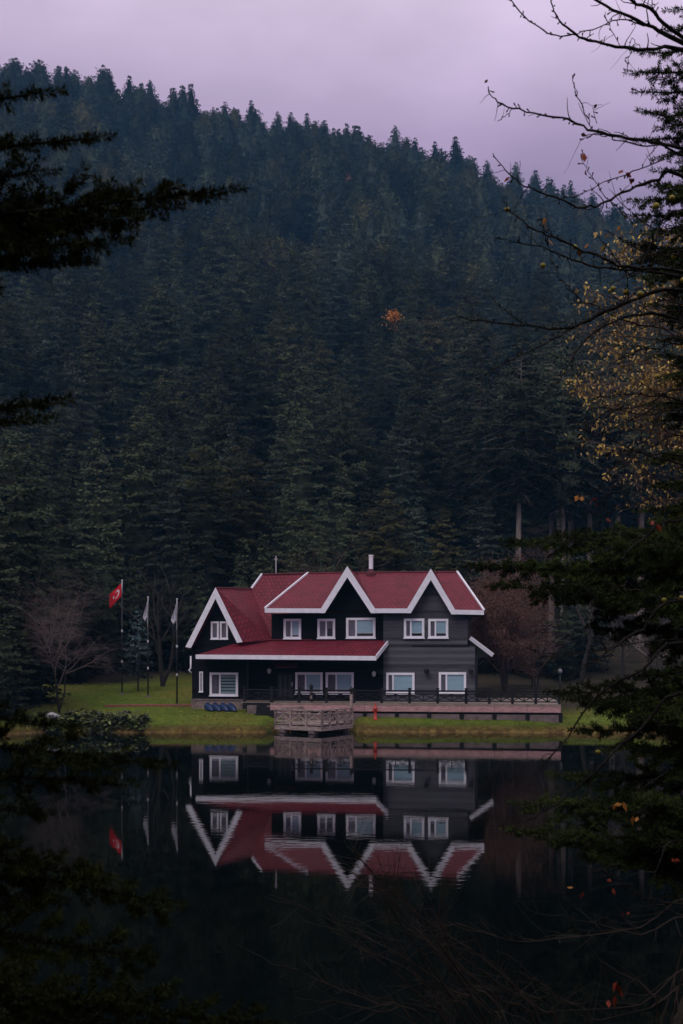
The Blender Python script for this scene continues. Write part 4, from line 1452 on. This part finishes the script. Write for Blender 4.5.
# fir whose branches hang in from the camera's side: trunk stands on the near bank
LX, LY = -2.35, 3.3
LB = (LX, LY, gz(LX, LY))
limbs = []
for i, (px, py, Y, spy, reach, sag) in enumerate([
        (208, 188, 3.3, 222, .20, -.06), (150, 208, 3.6, 236, .23, -.02), (84, 138, 3.4, 168, .16, -.03), (26, 98, 3.3, 118, .14, -.02), (92, 242, 3.2, 262, .23, -.02), (54, 226, 3.7, 235, .25, -.02),
        (112, 222, 3.4, 240, .24, -.02), (36, 172, 3.6, 200, .2, -.02), (52, 258, 3.3, 285, .24, -.02), (20, 205, 3.4, 215, .24, -.0),
        (34, 404, 3.0, 425, .14, -.03), (6, 420, 3.2, 440, .15, -.02),
        (138, 762, 3.5, 730, .20, .04), (100, 782, 3.3, 775, .2, .03), (34, 722, 3.6, 700, .16, .02), (150, 898, 3.3, 850, .22, .05), (122, 952, 3.2, 930, .24, .05), (100, 1000, 3.1, 1010, .24, .04),
        (70, 870, 3.4, 830, .22, .04), (262, 1024, 4.1, 1010, .26, .05), (190, 1030, 3.7, 1040, .26, .04), (20, 810, 3.5, 800, .22, .02)]):
    tip = at(px, py, Y)
    st = Vector((LX, LY, CAM + (HZ - spy) / F * LY))
    limbs.append((bow(st, tip, sag, 6, .018, i), reach, .016, -.12))
# whorls that grow away from the view
for k in range(16):
    z = LB[2] + .9 + k * .34
    for a in (radians(random.uniform(110, 250)), radians(random.uniform(190, 300)), radians(random.uniform(80, 130))):
        ln = random.uniform(.9, 1.5) * (1 - k / 24)
        st = Vector((LX, LY, z))
        if a < radians(135): ln *= .55
        limbs.append((bow(st, st + Vector((cos(a) * ln, sin(a) * ln, -.15)), 0, 4, .02, k), .26, .014, .2))
near_fir('overhanging_fir', LB, 6.6, .13, limbs, 'dark fir beside the viewpoint whose needle branches hang into the view over hillside and water',
         dict(per_m=1500, ln=.019, wd=.0034, ang=66, flat=.0, jit=.1), 'near_fir', .10, .075, .35, .85)

# tall fir on the lake side
RX, RY = 5.25, 14.0
RB = (RX, RY, gz(RX, RY))
limbs = []
TR = [  # tip px, tip row, distance, start row at the trunk, reach, sag
    (643, 52, 14.2, 40, .34, -.05), (641, 73, 13.8, 66, .36, -.05), (646, 92, 14.3, 84, .34, -.05), (647, 113, 13.7, 108, .36, -.05), (660, 126, 14.5, 118, .3, -.03),
    (650, 139, 13.9, 136, .34, -.05), (662, 156, 14.4, 152, .34, -.04), (666, 171, 13.6, 168, .34, -.04), (672, 30, 14, 22, .3, -.02), (676, 12, 14.1, 2, .3, -.02),
    (640, 214, 13.9, 205, .5, -.1), (634, 246, 14.2, 240, .55, -.1), (646, 276, 13.7, 262, .5, -.1), (656, 230, 13.2, 225, .5, -.1),
    (668, 338, 14.4, 320, .4, -.1), (672, 378, 13.8, 350, .45, -.1), (660, 404, 14.2, 380, .42, -.1), (658, 460, 13.6, 430, .45, -.1), (664, 486, 14.3, 464, .45, -.12), (650, 510, 14.0, 488, .45, -.1),
    (512, 540, 14.2, 520, .7, -.16), (481, 566, 13.9, 560, .75, -.14), (502, 586, 13.4, 585, .7, -.1), (548, 566, 14.6, 545, .75, -.1), (563, 594, 13.2, 600, .7, -.1), (600, 628, 13.8, 625, .65, -.1), (620, 545, 13.0, 530, .7, -.1),
    (553, 692, 14.0, 672, .62, -.14), (577, 700, 13.4, 690, .65, -.12), (581, 730, 14.3, 715, .62, -.12), (610, 748, 13.6, 735, .65, -.1), (640, 676, 13.5, 650, .55, -.1), (635, 718, 13.0, 700, .6, -.1),
    (557, 774, 14.2, 765, .65, -.14), (519, 802, 13.9, 800, .7, -.14), (515, 830, 13.5, 832, .68, -.12), (560, 845, 14.1, 848, .7, -.1), (600, 855, 13.4, 862, .7, -.08), (610, 800, 13.0, 800, .7, -.1), (640, 835, 13.0, 840, .7, -.1)]
rq = random.Random(77)
TR += [(rq.uniform(660, 678) if y_ > 270 else rq.uniform(644, 664), y_, 14 + rq.uniform(-.7, .7), y_ - rq.uniform(8, 30), rq.uniform(.42, .6), -.1) for y_ in (186, 200, 262, 306, 356, 420, 520, 530)]
for i, (px, py, Y, spy, reach, sag) in enumerate(TR):
    limbs.append((bow((RX, RY, CAM + (HZ - spy) / F * RY), at(px, py, Y), sag * .6, 6, .03, 50 + i), reach, .03, .22))
for k in range(22):
    z = RB[2] + 1.5 + k * .55
    for a in (random.uniform(-1.2, 0), random.uniform(0, 1.2)):
        ln = random.uniform(1.4, 2.6) * (1 - k / 34)
        st = Vector((RX, RY, z))
        limbs.append((bow(st, st + Vector((cos(a) * ln, sin(a) * ln, -.3)), 0, 4, .03, k), .6, .025, .25))
near_fir('lakeside_fir', RB, 14.6, .2, limbs, 'tall dark green fir at the water edge reaching broad layered branches out over the lake',
         dict(per_m=430, ln=.042, wd=.010, ang=64, flat=.05), 'near_fir2', .15, .12)


# ------------------------------------------------------------------ fruit tree with bare arching branches
FX, FY = 3.65, 7.2
ft = thing('fruit_tree', (FX, FY, gz(FX, FY)), 'almost leafless fruit tree with thin budded branches across the sky and few yellow fruits', 'tree')
mb = MB()
zb = gz(FX, FY)
mb.tube([(FX, FY, zb - .2), (FX + .03, FY, zb + .3), (FX - .05, FY, zb + 2.2), (FX + .06, FY, zb + 4.2), (FX, FY + .1, zb + 6.6)], [.17, .13, .1, .075, .03], 10)
mb.build('trunk', 'dark_bark', ft, True)
rr = random.Random(5)


def smooth(pts, k=4):
    out = []
    for i in range(len(pts) - 1):
        p0, p1, p2, p3 = pts[max(i - 1, 0)], pts[i], pts[i + 1], pts[min(i + 2, len(pts) - 1)]
        for j in range(k):
            t = j / k
            out.append(.5 * ((2 * p1) + (p2 - p0) * t + (2 * p0 - 5 * p1 + 4 * p2 - p3) * t * t + (3 * p1 - p0 - 3 * p2 + p3) * t ** 3))
    return out + [pts[-1]]


def twig(mb, p, d, ln, r, wob=.2):
    pts = [Vector(p)]; d = Vector(d).normalized()
    for i in range(4):
        d = (d + Vector((rr.gauss(0, wob), rr.gauss(0, wob), rr.gauss(0, wob) + .05))).normalized()
        pts.append(pts[-1] + d * ln / 4)
    mb.tube(pts, [r * (1 - .15 * i) for i in range(5)], 4, cap=False)
    return pts


def bough(line, Y0, Y1, r0, r1, root=True, spur=.035, sub=.0, parent=None, m='dark_bark', twl=.085):
    n = len(line)
    pts = [at(px, py, Y0 + (Y1 - Y0) * i / (n - 1) + rr.gauss(0, .03)) for i, (px, py) in enumerate(line)]
    par = parent or ft
    if root:
        q = pts[0]
        zt = min(q.z - .1, zb + 6.3) if q.z > zb + 1.2 else q.z + .2
        pts = [Vector((FX, FY, max(zt - .25, zb + .6))), Vector(((FX + q.x) / 2, (FY + q.y) / 2, q.z * .55 + max(zt - .25, zb + .6) * .45))] + pts
    sp = smooth(pts)
    mb = MB()
    k = len(sp)
    r0, r1 = r0 * .62, r1 * .72
    rad = [r1 + (r0 * (1.9 if root else 1) - r1) * (1 - i / (k - 1)) ** 1.2 for i in range(k)]
    sp = [q + Vector((rr.gauss(0, .004), rr.gauss(0, .004), rr.gauss(0, .004))) for q in sp]
    rad = [q * rr.uniform(.86, 1.2) for q in rad]
    mb.tube(sp, rad, 6)
    dist = 0
    for i in range(1, k):
        s = (sp[i] - sp[i - 1]); L_ = s.length; dist += L_
        while dist > spur:
            dist -= spur * rr.uniform(.6, 1.5)
            p = sp[i - 1].lerp(sp[i], rr.random())
            a = Vector((rr.gauss(0, 1), rr.gauss(0, 1), rr.gauss(0, 1) + .3)).normalized()
            d = (s.normalized() * .6 + a).normalized()
            if rr.random() < sub:
                twig(mb, p, d, rr.uniform(.5, 2.6) * twl, rad[i] * .38 + .0009)
            else:
                e = p + d * rr.uniform(.012, .032)
                mb.tube([p, p.lerp(e, .6), e, e + d * .008], [.0028, .0025, .0048, .001], 5)
    mb.build('branch', m, par)
    return sp


SPREAD = [
    ([(683, 50), (655, 49), (623, 48), (596, 41.6), (575, 34), (560, 22), (553, 9), (552, -4)], .012, .004, 1),
    ([(575, 34), (560, 36), (544, 30), (524, 16), (509, -4)], .007, .004, 0),
    ([(646, 25), (620, 19), (593, 30), (575, 34.5)], .006, .004, 0),
    ([(683, 43), (646, 25), (614, 9), (590, -3)], .014, .009, 1),
    ([(683, 37), (655, 13), (631, 0), (620, -8)], .013, .008, 1),
    ([(655, 13), (651, -4)], .005, .003, 0),
    ([(640, 49), (632, 38), (629, 58), (624, 76)], .004, .002, 0),
    ([(621, 47), (611, 30), (604, 12)], .004, .002, 0),
    ([(683, 149), (646, 141), (620, 137), (596, 131), (569, 120), (539.5, 115), (512.7, 108.5), (495, 99.6), (487.4, 86)], .010, .004, 1),
    ([(511, 109), (505, 116), (498, 122)], .004, .003, 0), ([(591, 124), (579.6, 101), (574, 84), (573, 74)], .005, .003, 0), ([(597, 124), (593, 107)], .004, .002, 0),
    ([(605, 134), (593, 134), (581, 140)], .004, .003, 0), ([(683, 154), (661, 146), (637, 144), (611, 139)], .007, .004, 1),
    ([(683, 175), (658, 180), (629, 190), (605, 202), (584, 208), (554, 198), (524.6, 186), (507, 171), (493, 154)], .010, .003, 1),
    ([(664, 160), (640, 169), (611, 180), (578, 195), (562, 198)], .006, .003, 0),
    ([(634, 223), (611, 202), (594, 180), (583, 163), (582, 152)], .005, .002, 0),
    ([(683, 273), (634.6, 269), (605, 258.6), (575, 247), (548, 235), (527.5, 224), (510, 212.5), (502, 198)], .010, .003, 1),
    ([(683, 278), (622.7, 269), (590, 264.6), (557, 253), (524.6, 244), (493, 238)], .009, .003, 1),
    ([(628.6, 300), (625.7, 273.5), (611, 252.7), (596, 233)], .006, .0035, 0),
    ([(583, 301), (563, 282), (551, 258.6), (544, 229), (541, 214)], .005, .003, 0),
    ([(683, 291), (636, 299.6), (607, 311), (574, 326), (538, 327), (492.6, 322), (456, 317)], .014, .004, 1),
    ([(540, 326), (525, 324), (502, 309), (487.7, 293)], .005, .003, 0),
    ([(636, 299.6), (590.6, 319), (561, 334), (535, 350), (502, 365), (478, 379)], .010, .003, 0),
    ([(683, 322), (652, 313), (612, 322), (580, 345), (564.5, 374.7), (535, 404)], .010, .003, 1),
    ([(683, 400), (643, 446.5), (620, 470), (598, 520)], .006, .003, 1),
    ([(683, 521), (643, 538), (620, 560)], .010, .005, 1),
    ([(683, 210), (655, 240), (640, 268)], .006, .004, 1),
    ([(683, 599), (643, 628), (613, 648), (590, 664), (564.5, 683.6)], .010, .003, 1),
    ([(683, 641), (643, 670), (600, 693), (568, 736), (538, 768), (506, 781)], .010, .003, 1),
    ([(683, 693), (643, 726), (603.6, 762), (568, 794.7), (525, 821), (470, 826)], .010, .003, 1),
    ([(683, 640), (560, 655), (505, 637)], .006, .002, 1),
    ([(683, 905), (640, 895), (600, 870), (560, 862)], .007, .003, 1),
    ([(683, 840), (660, 862), (648, 905)], .006, .003, 1),
]
rw = random.Random(41)
for k in range(16):
    y0 = rw.uniform(215, 500); x1 = rw.uniform(545, 630); y1 = y0 + rw.uniform(-45, 60)
    SPREAD.append(([(688, y0), (683 - (683 - x1) * .35, y0 + (y1 - y0) * .2 + rw.uniform(-9, 9)), (683 - (683 - x1) * .7, y0 + (y1 - y0) * .6 + rw.uniform(-9, 9)), (x1, y1)], .007, .002, 1))
for k, (line, r0, r1, root) in enumerate(SPREAD):
    Y0 = rr.uniform(6.2, 6.9)
    bough(line, Y0, Y0 - (.3 if root else 0), r0, r1, bool(root), sub=.36 if root else .16)
for px, py, s in ((507, 209.6, 1), (575, 247, 1), (543, 265.5, 1), (656, 206, 1.25), (672, 198, 1.1), (674, 256, 1.1), (613, 288.5, 1), (626, 292, 1.2), (640, 294, 1.2), (683, 280, 1), (598, 752, .9), (664, 600, .9), (681, 598, 1), (610, 291, .8)):
    c = at(px, py, 6.5 + rr.uniform(-.2, .2)); R = .0155 * s
    mb = MB()
    mb.lathe(c - Vector((0, 0, R)), [(.001, 0), (R * .62, R * .25), (R * .95, R * .7), (R, R * 1.05), (R * .78, R * 1.6), (R * .3, R * 1.9), (.001, R * 1.84)], 10)
    fo = mb.build('fruit', 'fruit', ft, True)
    mb = MB(); mb.tube([c + Vector((0, 0, R * .8)), c + Vector((.004, 0, R * 2.8))], .0012, 4); mb.build('stalk', 'dark_bark', fo)


def leaf_bunch(px, py, Y, n, ln, m, par, spread=.02, name='leaf'):
    c = np.array(at(px, py, Y))
    P = c + rng.normal(size=(n, 3)) * spread
    Ax = unit(rng.normal(size=(n, 3)) + np.array([0, 0, -.8])); S = unit(np.cross(Ax, rng.normal(size=(n, 3)) * .5 + np.array([0, -1., .2])))
    V = kites(P, Ax, S, ln * rng.uniform(.75, 1.25, n), ln * .28, .15)
    V2 = np.stack([V[:, 0], V[:, 1], V[:, 2]], 1); V3 = np.stack([V[:, 0], V[:, 2] , V[:, 3]], 1)
    V3 = V3.copy(); V2 = V2.copy()
    up_ = np.cross(Ax, S) * ln * .10
    V2[:, 1] += up_; V3[:, 2] += up_
    me = quads_mesh(name, np.concatenate([V2, V3]) - np.array(origin(par)), m)
    return link_mesh(name, me, par)


for px, py, n, ln, m, sp in ((544, 219, 2, .05, 'orange_leaf', .012), (550, 239, 1, .04, 'orange_leaf', .006), (582, 248, 2, .045, 'orange_leaf', .01), (618, 227, 1, .04, 'orange_leaf', .01),
                             (584, 153, 1, .07, 'red_leaf', .004), (585.5, 170, 1, .045, 'red_leaf', .006), (627, 172, 3, .05, 'red_leaf', .02), (633, 180, 1, .05, 'russet_leaf', .01), (489, 80, 1, .035, 'russet_leaf', .003), (597, 105, 1, .035, 'russet_leaf', .004),
                             (509, 176, 2, .035, 'red_leaf', .01), (600, 43, 1, .035, 'russet_leaf', .005), (581, 135, 1, .045, 'russet_leaf', .005), (604, 235, 2, .05, 'tan_leaf', .02),
                             (583, 496, 2, .055, 'orange_leaf', .02), (592, 500, 3, .05, 'red_leaf', .025), (603, 517, 1, .045, 'red_leaf', .01), (657, 524, 2, .05, 'red_leaf', .02),
                             (625, 806, 3, .05, 'orange_leaf', .02), (633, 815, 2, .045, 'orange_leaf', .015), (616, 996, 5, .06, 'red_leaf', .03), (674, 865, 3, .055, 'red_leaf', .03), (585, 892, 2, .04, 'red_leaf', .02), (571, 887, 1, .04, 'orange_leaf', .01), (626, 914, 2, .035, 'red_leaf', .01), (612, 884, 2, .04, 'red_leaf', .015)):
    Yl = 6.5 + rr.uniform(-.15, .15)
    leaf_bunch(px, py, Yl, n, ln, m, ft, sp, 'leaves')
    if py < 480: continue
    c = at(px, py, Yl); e = c + Vector((rr.uniform(.12, .3), rr.uniform(-.05, .05), rr.uniform(-.02, .2)))
    mb = MB(); mb.tube(smooth([c, c.lerp(e, .5) + Vector((0, 0, .02)), e]), [.0012 + .0004 * i for i in range(9)], 4, cap=False); mb.build('twig', 'dark_bark', ft)

# ------------------------------------------------------------------ golden leaved tree further along the bank
GX, GY = 6.5, 18.5
gt = thing('golden_leaved_tree', (GX, GY, gz(GX, GY)), 'fine-twigged tree with withered tan and golden leaves behind the fruit tree branches', 'tree')
zb2 = gz(GX, GY)
mb = MB(); mb.tube([(GX, GY, zb2 - .2), (GX - .1, GY, zb2 + 2.5), (GX - .3, GY, zb2 + 6), (GX - .2, GY, zb2 + 11)], [.18, .13, .09, .03], 8); mb.build('trunk', 'dark_bark', gt, True)
mb = MB(); ends = []
for k in range(120):
    while True:
        ex, ey = rr.uniform(562, 700), rr.uniform(228, 520)
        left = 566 + 20 * abs((ey - 370) / 120) ** 2 + (30 if ey > 470 else 0)
        if ex > left and rr.random() < (.55 if ey > 430 else 1): break
    e = at(ex, ey, GY + rr.uniform(-1.1, .8))
    s = Vector((GX - .25, GY, min(zb2 + 10.6, max(zb2 + 2, e.z - rr.uniform(-.3, 1.6)))))
    pts = smooth([s, s.lerp(e, .35) + Vector((rr.gauss(0, .15), rr.gauss(0, .15), .2)), s.lerp(e, .7) + Vector((rr.gauss(0, .1), rr.gauss(0, .1), .16)), e], 4)
    mb.tube(pts, [.018 * (1 - .85 * i / (len(pts) - 1)) for i in range(len(pts))], 4, cap=False)
    for j in range(5, len(pts)):
        for q in range(3):
            tw = twig(mb, pts[j], Vector((rr.gauss(-.2, 1), rr.gauss(0, 1), rr.gauss(-.1, .8))), rr.uniform(.12, .42), .0035, .3)
            if j > 6: ends += tw[1:]
mb.build('branch', 'pink_twig', gt)
E = np.array([v[:] for v in ends])
E = E[rng.random(len(E)) < .34 + .55 * (np.sin(E[:, 0] * 5.1 + 1) * np.sin(E[:, 2] * 4.3) > .1)]
P = np.repeat(E, 1, 0) + rng.normal(size=(len(E), 3)) * .03
Ax = unit(rng.normal(size=P.shape) + np.array([0, 0, -.7])); S = unit(np.cross(Ax, rng.normal(size=P.shape)))
V = kites(P, Ax, S, rng.uniform(.045, .085, len(P)), rng.uniform(.012, .022, len(P)), .2)
link_mesh('leaves', quads_mesh('leaves', V - np.array(origin(gt)), 'tan_leaf'), gt)

# ------------------------------------------------------------------ bare thicket on the near bank
SX, SY = 1.9, 8.3
sh = thing('bare_shrub', (SX, SY, gz(SX, SY)), 'bare arching brown shrub leaning over the dark water from the near bank', 'shrub')
zs_ = gz(SX, SY)
for k, line in enumerate([
        [(353, 851), (372, 872), (395, 894), (415, 913), (440, 945), (470, 985), (510, 1030)], [(345, 868), (380, 890), (412, 925), (450, 965), (490, 1030)], [(372, 880), (405, 930), (440, 980), (470, 1030)],
        [(392, 882), (420, 920), (455, 960), (500, 1000), (540, 1035)], [(300, 905), (350, 930), (400, 955), (450, 990), (500, 1030)], [(360, 950), (400, 965), (450, 1000), (480, 1030)],
        [(280, 962), (330, 985), (380, 1005), (420, 1030)], [(410, 870), (428, 915), (452, 960), (490, 1010), (520, 1035)], [(430, 900), (455, 950), (500, 985), (545, 1035)], [(332, 1000), (380, 1012), (440, 1032)],
        [(520, 965), (560, 1000), (590, 1035)], [(480, 950), (520, 990), (560, 1035)], [(455, 922), (514, 941), (560, 938), (594, 935), (640, 928), (690, 922)], [(590, 922), (640, 935), (690, 944)],
        [(575, 1010), (640, 1005), (690, 985)], [(600, 1020), (650, 1008), (690, 1000)], [(400, 900), (440, 930), (485, 960), (540, 1010), (560, 1035)], [(420, 940), (455, 975), (490, 1030)], [(560, 905), (600, 960), (660, 1030)],
        [(340, 930), (385, 965), (430, 1005), (455, 1035)], [(385, 905), (402, 955), (440, 1000), (455, 1032)]]):
    line = line[::-1]
    Y0 = 8.3 + rr.uniform(-.5, .5)
    n = len(line)
    pts = [at(px, py, Y0 - .8 * i / n + rr.gauss(0, .04)) for i, (px, py) in enumerate(line)]
    pts = [Vector((SX + rr.gauss(0, .15), SY + rr.gauss(0, .15), zs_ - .1))] + pts
    sp = smooth(pts)
    mb = MB(); K = len(sp)
    mb.tube(sp, [.0085 * (1 - .72 * i / (K - 1)) for i in range(K)], 5)
    for i in range(4, K):
        for q in range(2):
            if rr.random() < .62:
                tw = twig(mb, sp[i], (sp[i] - sp[i - 1]).normalized() + Vector((rr.gauss(0, .7), rr.gauss(0, .5), rr.gauss(.1, .6))), rr.uniform(.12, .5), .0026, .16)
                if rr.random() < .5: twig(mb, tw[2], (tw[2] - tw[1]) + Vector((rr.gauss(0, .05), 0, rr.gauss(0, .05))), rr.uniform(.08, .25), .0018, .2)
    mb.build('stem', 'brown_twig', sh)

# ------------------------------------------------------------------ air, sky, light, camera
mb = MB(); mb.hexa([(-440, -75, -4.2), (440, -75, -4.2), (440, 660, -4.2), (-440, 660, -4.2), (-440, -75, 262), (440, -75, 262), (440, 660, 262), (-440, 660, 262)])
m = bpy.data.materials.new('haze'); m.use_nodes = True
nt = m.node_tree; nt.nodes.clear()
o = nt.nodes.new('ShaderNodeOutputMaterial'); v = nt.nodes.new('ShaderNodeVolumePrincipled')
v.inputs['Color'].default_value = (.21, .57, 1., 1)
v.inputs['Density'].default_value = .00027
v.inputs['Anisotropy'].default_value = 0
nt.links.new(v.outputs[0], o.inputs['Volume'])
hz = mb.build('haze', m); tag(hz, 'thin bluish evening haze over lake and hillside', 'haze', kind='stuff')
hz.display_type = 'WIRE'

SUN_EL, SUN_AZ = radians(48), radians(205)      # azimuth clockwise from +Y
w = bpy.data.worlds.new('World'); sc.world = w; w.use_nodes = True
nt = w.node_tree; N, L = nt.nodes, nt.links
bg = N['Background']
sky = N.new('ShaderNodeTexSky'); sky.sky_type = 'NISHITA'; sky.sun_disc = False
sky.sun_elevation = SUN_EL; sky.sun_rotation = SUN_AZ
tc = N.new('ShaderNodeTexCoord'); sp = N.new('ShaderNodeSeparateXYZ'); L.new(tc.outputs['Generated'], sp.inputs['Vector'])
rp = N.new('ShaderNodeValToRGB')
el = rp.color_ramp.elements
SK = [(.0, (2.4, 1.9, 2.9)), (.28, (3.5, 2.42, 4.25)), (.40, (4.9, 3.5, 5.35)), (.50, (7.0, 5.6, 7.3)), (.72, (8.6, 8.0, 8.8)), (1., (10., 9.8, 10.3))]
SM = 11.
el[0].position = SK[0][0]; el[0].color = (*[c / SM for c in SK[0][1]], 1)
el[1].position = 1.; el[1].color = (*[c / SM for c in SK[-1][1]], 1)
for q, c in SK[1:-1]:
    e = el.new(q); e.color = (*[k / SM for k in c], 1)
L.new(sp.outputs['Z'], rp.inputs['Fac'])
nz = N.new('ShaderNodeTexNoise'); nz.inputs['Scale'].default_value = 2.9; nz.inputs['Detail'].default_value = 6; nz.inputs['Roughness'].default_value = .5
mp = N.new('ShaderNodeMapping'); mp.inputs['Scale'].default_value = (1, 1, 2.2); mp.inputs['Location'].default_value = (.5, .2, .1)
L.new(tc.outputs['Generated'], mp.inputs['Vector']); L.new(mp.outputs['Vector'], nz.inputs['Vector'])
mr = N.new('ShaderNodeMapRange'); mr.inputs['From Min'].default_value = .3; mr.inputs['From Max'].default_value = .7
mr.inputs['To Min'].default_value = .72 * SM; mr.inputs['To Max'].default_value = 1.30 * SM
L.new(nz.outputs['Fac'], mr.inputs['Value'])
vm = N.new('ShaderNodeVectorMath'); vm.operation = 'SCALE'
L.new(rp.outputs['Color'], vm.inputs[0]); L.new(mr.outputs['Result'], vm.inputs['Scale'])
mx = N.new('ShaderNodeMix'); mx.data_type = 'RGBA'; mx.inputs['Factor'].default_value = .88
L.new(sky.outputs['Color'], mx.inputs['A']); L.new(vm.outputs['Vector'], mx.inputs['B'])
L.new(mx.outputs['Result'], bg.inputs['Color'])
bg.inputs['Strength'].default_value = .1

sl = bpy.data.lights.new('sun', 'SUN'); sl.energy = .9; sl.angle = radians(25); sl.color = (1, .95, .92)
so = bpy.data.objects.new('sun', sl); COL.objects.link(so)
so.rotation_euler = (radians(90) - SUN_EL, 0, -SUN_AZ + pi)
so.location = (-20, -40, 60)

cam = bpy.data.cameras.new('camera'); co = bpy.data.objects.new('camera', cam); COL.objects.link(co)
co.location = (0, 0, CAM); co.rotation_euler = (radians(90), 0, 0)
cam.sensor_width = 36; cam.lens = 36 * F / 1024
cam.shift_y = (HZ - 512) / 1024
cam.clip_end = 3000; cam.clip_start = .05
cam.dof.use_dof = True; cam.dof.focus_distance = 72; cam.dof.aperture_fstop = 8
sc.camera = co

sc.view_settings.view_transform = 'Standard'
sc.view_settings.look = 'None'
sc.view_settings.exposure = .12
sc.view_settings.gamma = 1
cy = sc.cycles
cy.use_denoising = True
cy.max_bounces = 5; cy.diffuse_bounces = 2; cy.glossy_bounces = 3; cy.transparent_max_bounces = 8; cy.transmission_bounces = 3; cy.volume_bounces = 0
cy.sample_clamp_indirect = 4
